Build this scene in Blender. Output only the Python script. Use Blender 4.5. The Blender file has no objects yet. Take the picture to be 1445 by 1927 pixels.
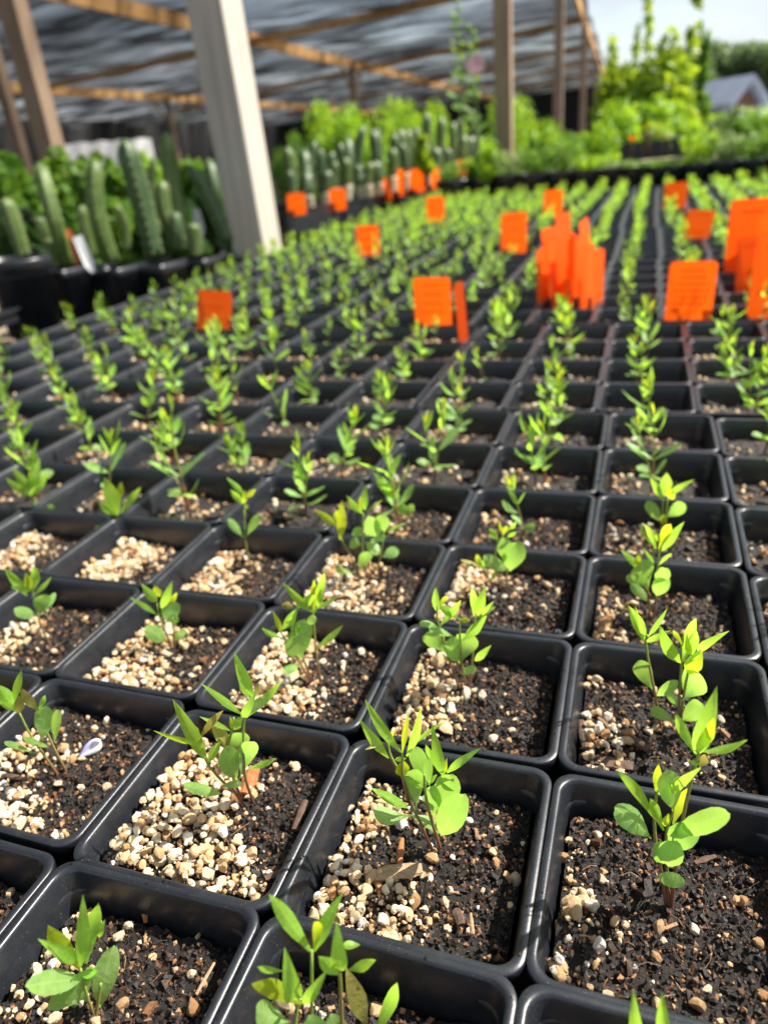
import bpy, math, random
import numpy as np
from mathutils import Vector, Matrix

# ------------------------------------------------------------------ camera, sky, sun, exposure
S = 0.09                                   # spacing of the square pots in metres
SC = bpy.context.scene
COL = SC.collection
RX = np.array([[0.94634507, 0.31066447, -0.0889865],      # camera right
               [0.06315894, -0.44786104, -0.89186963],    # camera down
               [-0.31692579, 0.83839614, -0.44345232]])   # camera forward
CAM = np.array([0.23924058, -1.55506491, 2.64044388]) * S
FPX = 1360.81

cd = bpy.data.cameras.new('camera')
cam = bpy.data.objects.new('camera', cd)
COL.objects.link(cam)
cd.sensor_fit = 'VERTICAL'
cd.sensor_height = 36.0
cd.lens = FPX / 1927.0 * 36.0
cd.clip_start = 0.01
cd.clip_end = 2000
cam.matrix_world = Matrix(((RX[0][0], -RX[1][0], -RX[2][0], CAM[0]),
                           (RX[0][1], -RX[1][1], -RX[2][1], CAM[1]),
                           (RX[0][2], -RX[1][2], -RX[2][2], CAM[2]),
                           (0, 0, 0, 1)))
cd.dof.use_dof = True
cd.dof.focus_distance = 0.272
cd.dof.aperture_fstop = cd.lens / 3.0      # a 3 mm wide iris, as in a phone
SC.camera = cam

SUN_EL, SUN_AZ = math.radians(49), math.radians(34)      # azimuth from +X towards +Y
sunv = Vector((math.cos(SUN_EL) * math.cos(SUN_AZ), math.cos(SUN_EL) * math.sin(SUN_AZ), math.sin(SUN_EL)))
sd = bpy.data.lights.new('sun', 'SUN')
sd.energy = 5.0
sd.angle = math.radians(0.6)
sd.color = (1.0, 0.93, 0.82)
sun = bpy.data.objects.new('sun', sd)
sun.rotation_euler = (-sunv).to_track_quat('-Z', 'Y').to_euler()
sun.location = (3, 1, 6)
COL.objects.link(sun)

wd = bpy.data.worlds.new('World')
SC.world = wd
wd.use_nodes = True
wn, wl = wd.node_tree.nodes, wd.node_tree.links
wn.clear()
sky = wn.new('ShaderNodeTexSky')
sky.sky_type = 'NISHITA'
sky.sun_disc = False
sky.sun_elevation = SUN_EL
sky.sun_rotation = math.atan2(sunv.x, sunv.y)
sky.air_density = 1.0
sky.dust_density = 2.0
tc = wn.new('ShaderNodeTexCoord')
mp = wn.new('ShaderNodeMapping')
mp.inputs['Scale'].default_value = (1.0, 1.0, 3.0)
cn = wn.new('ShaderNodeTexNoise')
cn.inputs['Scale'].default_value = 3.2
cn.inputs['Detail'].default_value = 6
cn.inputs['Roughness'].default_value = 0.55
cr = wn.new('ShaderNodeMapRange')
cr.inputs['From Min'].default_value = 0.38
cr.inputs['From Max'].default_value = 0.66
cr.inputs['To Min'].default_value = 0.35
cr.inputs['To Max'].default_value = 0.95
mx = wn.new('ShaderNodeMix')
mx.data_type = 'RGBA'
mx.inputs['B'].default_value = (3.05, 3.2, 3.45, 1)
bg = wn.new('ShaderNodeBackground')
bg.inputs['Strength'].default_value = 0.11
wo = wn.new('ShaderNodeOutputWorld')
wl.new(tc.outputs['Generated'], mp.inputs['Vector'])
wl.new(mp.outputs['Vector'], cn.inputs['Vector'])
wl.new(cn.outputs['Fac'], cr.inputs['Value'])
wl.new(cr.outputs['Result'], mx.inputs['Factor'])
wl.new(sky.outputs['Color'], mx.inputs['A'])
wl.new(mx.outputs['Result'], bg.inputs['Color'])
wl.new(bg.outputs['Background'], wo.inputs['Surface'])

SC.view_settings.view_transform = 'Standard'
SC.view_settings.look = 'None'
SC.view_settings.exposure = 1.15
SC.view_settings.gamma = 1
SC.view_settings.use_curve_mapping = False
SC.render.engine = 'CYCLES'
SC.cycles.use_denoising = True
SC.cycles.max_bounces = 8
SC.cycles.transparent_max_bounces = 16
SC.cycles.sample_clamp_indirect = 6

rng = np.random.default_rng(11)
R_ = random.Random(5)
EYE = CAM[2]
GROUND = -0.95


# ------------------------------------------------------------------ pixel measurements -> places
def ray(x, y):
    v = np.array([(x - 722.5) / FPX, (y - 963.5) / FPX, 1.0]) @ RX
    return v


def on_z(x, y, z):
    v = ray(x, y)
    return CAM + v * ((z - CAM[2]) / v[2])


def on_dist(x, y, d):
    v = ray(x, y)
    return CAM + v * (d / math.hypot(v[0], v[1]))


def proj(p):
    q = RX @ (np.asarray(p) - CAM)
    return 722.5 + FPX * q[0] / q[2], 963.5 + FPX * q[1] / q[2], q[2]


def pxm(p):                                 # pixels per metre at a point
    return FPX / (RX[2] @ (np.asarray(p) - CAM))


# ------------------------------------------------------------------ meshes
class MB:
    """collects vertices and polygons, then links them as one mesh object"""
    def __init__(s):
        s.v, s.f, s.m, s.t = [], [], [], []
        s.n = 0

    def add(s, v, f, mat=0, t=None):
        v = np.asarray(v, float).reshape(-1, 3)
        s.v.append(v)
        s.f.extend([tuple(int(i) + s.n for i in q) for q in f])
        s.m.extend([mat] * len(f))
        s.t.append(np.zeros(len(v)) if t is None else np.asarray(t, float))
        s.n += len(v)

    def box(s, c, h, mat=0, rot=None):
        k = np.array([[x, y, z] for x in (-1, 1) for y in (-1, 1) for z in (-1, 1)], float) * np.array(h)
        if rot is not None:
            k = k @ np.asarray(rot).T
        s.add(k + np.asarray(c), [(0, 1, 3, 2), (4, 6, 7, 5), (0, 4, 5, 1), (2, 3, 7, 6), (0, 2, 6, 4), (1, 5, 7, 3)], mat)

    def beam(s, a, b, w, h, mat=0, up=(0, 0, 1)):
        a, b = np.asarray(a, float), np.asarray(b, float)
        d = b - a
        L = np.linalg.norm(d)
        d = d / L
        r = np.cross(d, up)
        r /= np.linalg.norm(r)
        u = np.cross(r, d)
        s.box((a + b) / 2, (L / 2, w / 2, h / 2), mat, np.array([d, r, u]).T)

    def tube(s, pts, rad, n=6, mat=0, cap=True):
        pts = np.asarray(pts, float)
        m = len(pts)
        rad = np.broadcast_to(np.asarray(rad, float), (m,))
        tg = np.gradient(pts, axis=0)
        tg /= np.linalg.norm(tg, axis=1)[:, None] + 1e-12
        ref = np.array([0.13, 0.99, 0.05]) if abs(tg[0][1]) < .8 else np.array([0.99, .1, .05])
        vs = []
        for i in range(m):
            a = np.cross(tg[i], ref)
            a /= np.linalg.norm(a)
            b = np.cross(tg[i], a)
            ang = np.arange(n) * 2 * math.pi / n
            vs.append(pts[i] + rad[i] * (np.cos(ang)[:, None] * a + np.sin(ang)[:, None] * b))
        f = [(i * n + j, i * n + (j + 1) % n, (i + 1) * n + (j + 1) % n, (i + 1) * n + j) for i in range(m - 1) for j in range(n)]
        if cap:
            f += [tuple(range(n))[::-1], tuple((m - 1) * n + j for j in range(n))]
        s.add(np.vstack(vs), f, mat, np.repeat(np.linspace(0, 1, m), n))

    def mesh(s, name, mats, smooth=True):
        me = bpy.data.meshes.new(name)
        v = np.vstack(s.v)
        me.vertices.add(len(v))
        me.vertices.foreach_set('co', v.ravel())
        ln = np.fromiter((len(q) for q in s.f), int, len(s.f))
        idx = np.fromiter((i for q in s.f for i in q), int, int(ln.sum()))
        me.loops.add(len(idx))
        me.loops.foreach_set('vertex_index', idx)
        me.polygons.add(len(ln))
        me.polygons.foreach_set('loop_start', np.concatenate([[0], np.cumsum(ln)[:-1]]))
        me.polygons.foreach_set('material_index', np.array(s.m))
        me.polygons.foreach_set('use_smooth', np.full(len(ln), smooth))
        at = me.attributes.new('t', 'FLOAT', 'POINT')
        at.data.foreach_set('value', np.concatenate(s.t))
        for m in (mats if isinstance(mats, (list, tuple)) else [mats]):
            me.materials.append(m)
        me.update(calc_edges=True)
        me.validate()
        return me

    def build(s, name, mats, parent=None, loc=None, smooth=True):
        o = bpy.data.objects.new(name, s.mesh(name, mats, smooth))
        COL.objects.link(o)
        if loc is not None:
            o.location = loc
        if parent is not None:
            o.parent = parent
        return o


def inst(name, me, parent=None, loc=(0, 0, 0), rz=0.0, sc=1.0, rot=None):
    o = bpy.data.objects.new(name, me)
    COL.objects.link(o)
    o.location = loc
    o.rotation_euler = rot if rot is not None else (0, 0, rz)
    o.scale = (sc, sc, sc) if not isinstance(sc, (tuple, list)) else sc
    if parent is not None:
        o.parent = parent
    return o


def empty(name, loc):
    o = bpy.data.objects.new(name, None)
    o.empty_display_size = 0.02
    COL.objects.link(o)
    o.location = loc
    return o


def tag(o, label=None, cat=None, group=None, kind=None):
    if label:
        o['label'] = label
    if cat:
        o['category'] = cat
    if group:
        o['group'] = group
    if kind:
        o['kind'] = kind
    return o


# ------------------------------------------------------------------ materials
def mat_new(name):
    m = bpy.data.materials.new(name)
    m.use_nodes = True
    n, l = m.node_tree.nodes, m.node_tree.links
    return m, n, l, n['Principled BSDF']


def ramp(n, stops):
    r = n.new('ShaderNodeValToRGB')
    while len(r.color_ramp.elements) < len(stops):
        r.color_ramp.elements.new(0.5)
    for e, (p, c) in zip(r.color_ramp.elements, stops):
        e.position = p
        e.color = (*c, 1)
    return r


def noise(n, l, scale, detail=4, rough=.6, coord='Object', stretch=None):
    t = n.new('ShaderNodeTexCoord')
    x = n.new('ShaderNodeTexNoise')
    x.inputs['Scale'].default_value = scale
    x.inputs['Detail'].default_value = detail
    x.inputs['Roughness'].default_value = rough
    if stretch:
        mpp = n.new('ShaderNodeMapping')
        mpp.inputs['Scale'].default_value = stretch
        l.new(t.outputs[coord], mpp.inputs['Vector'])
        l.new(mpp.outputs['Vector'], x.inputs['Vector'])
    else:
        l.new(t.outputs[coord], x.inputs['Vector'])
    return x


def bump(n, l, src, bs, strength, dist):
    b = n.new('ShaderNodeBump')
    b.inputs['Strength'].default_value = strength
    b.inputs['Distance'].default_value = dist
    l.new(src, b.inputs['Height'])
    l.new(b.outputs['Normal'], bs.inputs['Normal'])
    return b


def simple(name, stops, scale=40, rough=.7, bmp=(0.3, .002), detail=4, spec=.5, stretch=None, coord='Object'):
    m, n, l, b = mat_new(name)
    x = noise(n, l, scale, detail, .6, coord, stretch)
    r = ramp(n, stops)
    l.new(x.outputs['Fac'], r.inputs['Fac'])
    l.new(r.outputs['Color'], b.inputs['Base Color'])
    b.inputs['Roughness'].default_value = rough
    b.inputs['Specular IOR Level'].default_value = spec
    if bmp:
        bump(n, l, x.outputs['Fac'], b, *bmp)
    return m


def rnd_socket(n, l, extra=None):
    """one random number per piece: per mesh island plus per object"""
    g = n.new('ShaderNodeNewGeometry')
    o = n.new('ShaderNodeObjectInfo')
    a = n.new('ShaderNodeMath')
    a.operation = 'ADD'
    l.new(g.outputs['Random Per Island'], a.inputs[0])
    l.new(o.outputs['Random'], a.inputs[1])
    f = n.new('ShaderNodeMath')
    f.operation = 'FRACT'
    l.new(a.outputs[0], f.inputs[0])
    return f.outputs[0]


def mul_noise(n, l, colsock, ns, lo, hi):
    mr = n.new('ShaderNodeMapRange')
    mr.inputs['From Min'].default_value = .3
    mr.inputs['From Max'].default_value = .7
    mr.inputs['To Min'].default_value = lo
    mr.inputs['To Max'].default_value = hi
    l.new(ns, mr.inputs['Value'])
    mm = n.new('ShaderNodeMix')
    mm.data_type = 'RGBA'
    mm.blend_type = 'MULTIPLY'
    mm.inputs['Factor'].default_value = 1
    l.new(colsock, mm.inputs['A'])
    l.new(mr.outputs['Result'], mm.inputs['B'])
    return mm.outputs['Result']


# black pot plastic: satin, faint dust and scuffs
def m_plastic():
    m, n, l, b = mat_new('black_plastic')
    x = noise(n, l, 60, 6, .65)
    r = ramp(n, [(.35, (.010, .012, .016)), (.62, (.0165, .019, .0245)), (.8, (.033, .035, .039))])
    l.new(x.outputs['Fac'], r.inputs['Fac'])
    # fine dust specks
    sp = noise(n, l, 1500, 1, .5)
    th = n.new('ShaderNodeMapRange')
    th.inputs['From Min'].default_value = .70
    th.inputs['From Max'].default_value = .76
    l.new(sp.outputs['Fac'], th.inputs['Value'])
    mm = n.new('ShaderNodeMix')
    mm.data_type = 'RGBA'
    l.new(th.outputs['Result'], mm.inputs['Factor'])
    l.new(r.outputs['Color'], mm.inputs['A'])
    mm.inputs['B'].default_value = (.10, .09, .075, 1)
    l.new(mm.outputs['Result'], b.inputs['Base Color'])
    rr = n.new('ShaderNodeMapRange')
    rr.inputs['To Min'].default_value = .22
    rr.inputs['To Max'].default_value = .44
    l.new(x.outputs['Fac'], rr.inputs['Value'])
    l.new(rr.outputs['Result'], b.inputs['Roughness'])
    b.inputs['Specular IOR Level'].default_value = .55
    x2 = noise(n, l, 900, 3, .6)
    bump(n, l, x2.outputs['Fac'], b, .12, .0004)
    return m


def m_soil():
    m, n, l, b = mat_new('potting_soil')
    x = noise(n, l, 260, 8, .72)
    r = ramp(n, [(.30, (.0035, .0032, .0032)), (.5, (.009, .0065, .005)), (.60, (.028, .015, .009)), (.70, (.09, .045, .02)), (.8, (.015, .012, .01))])
    l.new(x.outputs['Fac'], r.inputs['Fac'])
    ms = noise(n, l, 55, 5, .65)
    mr = n.new('ShaderNodeMapRange')
    mr.inputs['From Min'].default_value = .56
    mr.inputs['From Max'].default_value = .72
    mr.inputs['To Max'].default_value = .55
    l.new(ms.outputs['Fac'], mr.inputs['Value'])
    mm = n.new('ShaderNodeMix')
    mm.data_type = 'RGBA'
    l.new(mr.outputs['Result'], mm.inputs['Factor'])
    l.new(r.outputs['Color'], mm.inputs['A'])
    mm.inputs['B'].default_value = (.035, .042, .008, 1)
    l.new(mm.outputs['Result'], b.inputs['Base Color'])
    b.inputs['Roughness'].default_value = .62
    b.inputs['Specular IOR Level'].default_value = .6
    x2 = noise(n, l, 700, 8, .75)
    bump(n, l, x2.outputs['Fac'], b, .9, .0022)
    return m


def m_chips():
    m, n, l, b = mat_new('bark_crumbs')
    r = ramp(n, [(0, (.004, .0038, .004)), (.45, (.009, .007, .006)), (.66, (.026, .0135, .008)), (.80, (.075, .033, .015)),
                 (.9, (.19, .085, .035)), (.97, (.36, .20, .09))])
    l.new(rnd_socket(n, l), r.inputs['Fac'])
    x = noise(n, l, 900, 4, .7)
    l.new(mul_noise(n, l, r.outputs['Color'], x.outputs['Fac'], .55, 1.35), b.inputs['Base Color'])
    b.inputs['Roughness'].default_value = .6
    bump(n, l, x.outputs['Fac'], b, .7, .0006)
    return m


def m_pebble():
    m, n, l, b = mat_new('pumice')
    r = ramp(n, [(0, (.46, .24, .10)), (.18, (.62, .38, .18)), (.42, (.76, .54, .30)), (.70, (.82, .66, .43)), (.93, (.84, .75, .58)), (.985, (.78, .77, .74))])
    l.new(rnd_socket(n, l), r.inputs['Fac'])
    x = noise(n, l, 420, 5, .7)
    c1 = mul_noise(n, l, r.outputs['Color'], x.outputs['Fac'], .84, 1.08)
    # rusty stains in the hollows of the stone
    st = noise(n, l, 210, 4, .7)
    mr = n.new('ShaderNodeMapRange')
    mr.inputs['From Min'].default_value = .57
    mr.inputs['From Max'].default_value = .74
    mr.inputs['To Max'].default_value = .55
    l.new(st.outputs['Fac'], mr.inputs['Value'])
    mm = n.new('ShaderNodeMix')
    mm.data_type = 'RGBA'
    l.new(mr.outputs['Result'], mm.inputs['Factor'])
    l.new(c1, mm.inputs['A'])
    mm.inputs['B'].default_value = (.33, .15, .055, 1)
    l.new(mm.outputs['Result'], b.inputs['Base Color'])
    b.inputs['Roughness'].default_value = .8
    x2 = noise(n, l, 1600, 4, .7)
    bump(n, l, x2.outputs['Fac'], b, .8, .0009)
    return m


def leaf_mat(name, c_lo, c_hi, trans, rib, tmix=.45, scale=500, rough=.36, brown=0.0):
    m, n, l, b = mat_new(name)
    x = noise(n, l, scale * .5, 5, .65)
    r = ramp(n, [(.32, c_lo), (.66, c_hi)])
    l.new(x.outputs['Fac'], r.inputs['Fac'])
    at = n.new('ShaderNodeAttribute')
    at.attribute_name = 't'
    mr = n.new('ShaderNodeMapRange')
    mr.inputs['From Min'].default_value = .0
    mr.inputs['From Max'].default_value = .18
    mr.inputs['To Min'].default_value = .55
    mr.inputs['To Max'].default_value = 0
    l.new(at.outputs['Fac'], mr.inputs['Value'])
    mm = n.new('ShaderNodeMix')
    mm.data_type = 'RGBA'
    l.new(mr.outputs['Result'], mm.inputs['Factor'])
    l.new(r.outputs['Color'], mm.inputs['A'])
    mm.inputs['B'].default_value = (*rib, 1)
    ri = n.new('ShaderNodeHueSaturation')
    rs = rnd_socket(n, l)
    vr = n.new('ShaderNodeMapRange')
    vr.inputs['To Min'].default_value = .78
    vr.inputs['To Max'].default_value = 1.2
    l.new(rs, vr.inputs['Value'])
    hr = n.new('ShaderNodeMapRange')
    hr.inputs['To Min'].default_value = .487
    hr.inputs['To Max'].default_value = .512
    l.new(rs, hr.inputs['Value'])
    l.new(vr.outputs['Result'], ri.inputs['Value'])
    l.new(hr.outputs['Result'], ri.inputs['Hue'])
    l.new(mm.outputs['Result'], ri.inputs['Color'])
    csock = ri.outputs['Color']
    if brown > 0:
        bn = noise(n, l, 160, 3, .6)
        br = n.new('ShaderNodeMapRange')
        br.inputs['From Min'].default_value = .66 - brown
        br.inputs['From Max'].default_value = .71 - brown
        l.new(bn.outputs['Fac'], br.inputs['Value'])
        bm = n.new('ShaderNodeMix')
        bm.data_type = 'RGBA'
        l.new(br.outputs['Result'], bm.inputs['Factor'])
        l.new(csock, bm.inputs['A'])
        bm.inputs['B'].default_value = (.16, .07, .02, 1)
        csock = bm.outputs['Result']
    l.new(csock, b.inputs['Base Color'])
    b.inputs['Roughness'].default_value = rough
    b.inputs['Specular IOR Level'].default_value = .45
    bump(n, l, x.outputs['Fac'], b, .5, .0012)
    tr = n.new('ShaderNodeBsdfTranslucent')
    tm = n.new('ShaderNodeMix')
    tm.data_type = 'RGBA'
    tm.blend_type = 'MIX'
    tm.inputs['Factor'].default_value = .75
    l.new(csock, tm.inputs['A'])
    tm.inputs['B'].default_value = (*trans, 1)
    l.new(tm.outputs['Result'], tr.inputs['Color'])
    ms = n.new('ShaderNodeMixShader')
    ms.inputs['Fac'].default_value = tmix
    l.new(b.outputs['BSDF'], ms.inputs[1])
    l.new(tr.outputs['BSDF'], ms.inputs[2])
    l.new(ms.outputs['Shader'], n['Material Output'].inputs['Surface'])
    return m


def m_stem():
    m, n, l, b = mat_new('stem_skin')
    at = n.new('ShaderNodeAttribute')
    at.attribute_name = 't'
    r = ramp(n, [(0, (.16, .045, .032)), (.28, (.20, .085, .045)), (.5, (.24, .19, .06)), (.8, (.22, .30, .05))])
    l.new(at.outputs['Fac'], r.inputs['Fac'])
    l.new(r.outputs['Color'], b.inputs['Base Color'])
    b.inputs['Roughness'].default_value = .5
    b.inputs['Subsurface Weight'].default_value = .15
    b.inputs['Subsurface Radius'].default_value = (.002, .0012, .0005)
    return m


def m_wood(name, stops, axis='z', rough=.75, scale=1.0):
    m, n, l, b = mat_new(name)
    st = {'z': (45, 45, 2.2), 'x': (2.2, 45, 45), 'y': (45, 2.2, 45)}[axis]
    st = tuple(v * scale for v in st)
    x = noise(n, l, 1.0, 6, .6, 'Object', st)
    kn = noise(n, l, 2.0, 2, .5, 'Object', (3, 3, 1))
    a = n.new('ShaderNodeMath')
    a.operation = 'MULTIPLY_ADD'
    a.inputs[1].default_value = .45
    l.new(kn.outputs['Fac'], a.inputs[0])
    mu = n.new('ShaderNodeMath')
    mu.operation = 'MULTIPLY'
    mu.inputs[1].default_value = .6
    l.new(x.outputs['Fac'], mu.inputs[0])
    l.new(mu.outputs[0], a.inputs[2])
    r = ramp(n, stops)
    l.new(a.outputs[0], r.inputs['Fac'])
    l.new(r.outputs['Color'], b.inputs['Base Color'])
    b.inputs['Roughness'].default_value = rough
    bump(n, l, x.outputs['Fac'], b, .35, .003)
    return m


PLASTIC = m_plastic()
SOIL = m_soil()
CHIPS = m_chips()
PEB = m_pebble()
STEM = m_stem()
ROUND = leaf_mat('round_leaf', (.22, .43, .11), (.34, .56, .18), (.52, .86, .09), (.46, .64, .24), .52)
LANCE = leaf_mat('lance_leaf', (.21, .44, .045), (.33, .57, .085), (.56, .92, .07), (.50, .68, .20), .6)
YOUNG = leaf_mat('young_leaf', (.30, .44, .02), (.40, .52, .03), (.72, .80, .03), (.5, .56, .1), .56)
DRY = leaf_mat('dry_tipped_leaf', (.28, .30, .05), (.40, .34, .12), (.5, .42, .06), (.4, .3, .1), .4, brown=.05)
LEAFM = {'o': ROUND, 'l': LANCE, 'y': YOUNG, 'd': DRY}
ORANGE = simple('orange_plastic', [(.3, (.93, .085, .003)), (.7, (.97, .10, .004))], 60, .5, None)
def see_through(m, col, f=.5):
    n, l = m.node_tree.nodes, m.node_tree.links
    t = n.new('ShaderNodeBsdfTranslucent')
    t.inputs['Color'].default_value = (*col, 1)
    x = n.new('ShaderNodeMixShader')
    x.inputs['Fac'].default_value = f
    l.new(n['Principled BSDF'].outputs['BSDF'], x.inputs[1])
    l.new(t.outputs['BSDF'], x.inputs[2])
    l.new(x.outputs['Shader'], n['Material Output'].inputs['Surface'])


see_through(ORANGE, (1.0, .135, .004), .70)

WHITE = simple('white_plastic', [(.3, (.74, .75, .76)), (.7, (.8, .8, .8))], 60, .5, None)
INK = simple('pale_ink', [(.3, (.74, .065, .006)), (.7, (.80, .072, .006))], 200, .7, None)
STAKE = simple('orange_stake_plastic', [(.3, (.96, .14, .004)), (.7, (.98, .17, .005))], 60, .5, None)
see_through(STAKE, (1.0, .26, .008), .45)
see_through(INK, (.86, .10, .004), .70)
POSTW = m_wood('weathered_post_wood', [(.28, (.21, .18, .15)), (.40, (.33, .295, .25)), (.52, (.43, .39, .335)), (.7, (.52, .475, .41))], 'z')
POSTB = m_wood('brown_post_wood', [(.3, (.17, .11, .07)), (.5, (.28, .19, .125)), (.7, (.40, .29, .19))], 'z')
BEAMW = m_wood('roof_beam_wood', [(.3, (.42, .20, .06)), (.5, (.62, .34, .12)), (.7, (.74, .46, .19))], 'x', scale=.5)
BENCHW = m_wood('bench_wood', [(.3, (.20, .15, .10)), (.5, (.33, .26, .18)), (.7, (.45, .37, .27))], 'y')
CACTUS = simple('cactus_skin', [(.25, (.050, .095, .018)), (.5, (.085, .145, .028)), (.75, (.16, .22, .055))], 30, .5, (.3, .004))
CACTUSD = simple('dark_cactus_skin', [(.25, (.028, .065, .020)), (.5, (.045, .095, .028)), (.75, (.085, .145, .045))], 30, .5, (.3, .004))
CORK = simple('corky_cactus_base', [(.3, (.33, .30, .17)), (.6, (.52, .48, .32)), (.8, (.62, .58, .42))], 60, .8, (.4, .004))
SPINE = simple('spine_wool', [(.3, (.35, .30, .18)), (.7, (.5, .45, .3))], 60, .9, None)


# ------------------------------------------------------------------ shapes shared by many things
def rsq(h, z, r, k=6):
    """ring of a rounded square, half side h, corner radius r"""
    out = []
    for q, (cx, cy) in enumerate(((1, 1), (-1, 1), (-1, -1), (1, -1))):
        for i in range(k + 1):
            a = q * math.pi / 2 + i / k * math.pi / 2
            out.append((cx * (h - r) + r * math.cos(a), cy * (h - r) + r * math.sin(a), z))
    return np.array(out)


def loft(mb, rings, mat=0, cap0=True, cap1=True):
    n = len(rings[0])
    f = [(i * n + j, i * n + (j + 1) % n, (i + 1) * n + (j + 1) % n, (i + 1) * n + j) for i in range(len(rings) - 1) for j in range(n)]
    if cap0:
        f.append(tuple(range(n))[::-1])
    if cap1:
        f.append(tuple((len(rings) - 1) * n + j for j in range(n)))
    mb.add(np.vstack(rings), f, mat)


def pot_mesh(k):
    # from the foot outside, up under the skirt, over the rolled rim, down the stepped inside to the floor
    P = [(.355, -.92, .07), (.437, -.13, .085), (.440, -.10, .09), (.496, -.060, .094), (.4985, -.012, .095), (.497, -.004, .094),
         (.494, .000, .092), (.476, .0012, .086), (.467, .0, .083), (.461, -.005, .080), (.456, -.016, .078), (.440, -.10, .075),
         (.431, -.17, .072), (.419, -.25, .066), (.400, -.36, .055), (.345, -.89, .05)]
    mb = MB()
    loft(mb, [rsq(h * S, z * S, r * S, k) for h, z, r in P])
    return mb.mesh('pot_shell', PLASTIC)


def vnoise(nx, ny, fx, g):
    a = g.random((int(fx) + 3, int(fx) + 3))
    X, Y = np.meshgrid(np.linspace(0, fx, nx), np.linspace(0, fx, ny), indexing='ij')
    i, j = X.astype(int), Y.astype(int)
    u, v = X - i, Y - j
    u, v = u * u * (3 - 2 * u), v * v * (3 - 2 * v)
    return a[i, j] * (1 - u) * (1 - v) + a[i + 1, j] * u * (1 - v) + a[i, j + 1] * (1 - u) * v + a[i + 1, j + 1] * u * v


def ico(sub):
    import bmesh
    bm = bmesh.new()
    bmesh.ops.create_icosphere(bm, subdivisions=sub, radius=1)
    v = np.array([p.co[:] for p in bm.verts])
    f = [tuple(q.index for q in p.verts) for p in bm.faces]
    bm.free()
    return v, f


ICO1, ICO2 = ico(1), ico(2)


def lump(g, which, amt=.28):
    """an uneven crumb of stone of unit size"""
    v, f = which
    v = v.copy()
    for _ in range(5):
        d = g.normal(size=3)
        d /= np.linalg.norm(d)
        s = v @ d
        v *= (1 + amt * g.uniform(-1, 1) * np.exp(-((s - 1) ** 2) / .5))[:, None]
    for _ in range(11):                       # broken, flattened sides
        d = g.normal(size=3)
        d /= np.linalg.norm(d)
        c = g.uniform(.5, .8)
        s = v @ d
        v -= np.outer(np.maximum(s - c, 0) * .95, d)
    v *= g.uniform(.62, 1.2, 3)
    if which is ICO2:
        v += g.normal(scale=.028, size=v.shape)
    return v, f


def euler(g):
    a = g.uniform(0, 2 * math.pi, 3)
    ca, sa = np.cos(a), np.sin(a)
    A = np.array([[ca[0], -sa[0], 0], [sa[0], ca[0], 0], [0, 0, 1]])
    B = np.array([[1, 0, 0], [0, ca[1], -sa[1]], [0, sa[1], ca[1]]])
    Cc = np.array([[ca[2], 0, sa[2]], [0, 1, 0], [-sa[2], 0, ca[2]]])
    return A @ B @ Cc


GP = np.random.default_rng(3)
LUMPS1 = [lump(GP, ICO1) for _ in range(14)]
LUMPS2 = [lump(GP, ICO2) for _ in range(12)]
PEBM = []
for _lv, _lf in LUMPS2:
    _b = MB()
    _b.add(_lv, _lf)
    PEBM.append(_b.mesh('pebble', PEB, False))


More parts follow.
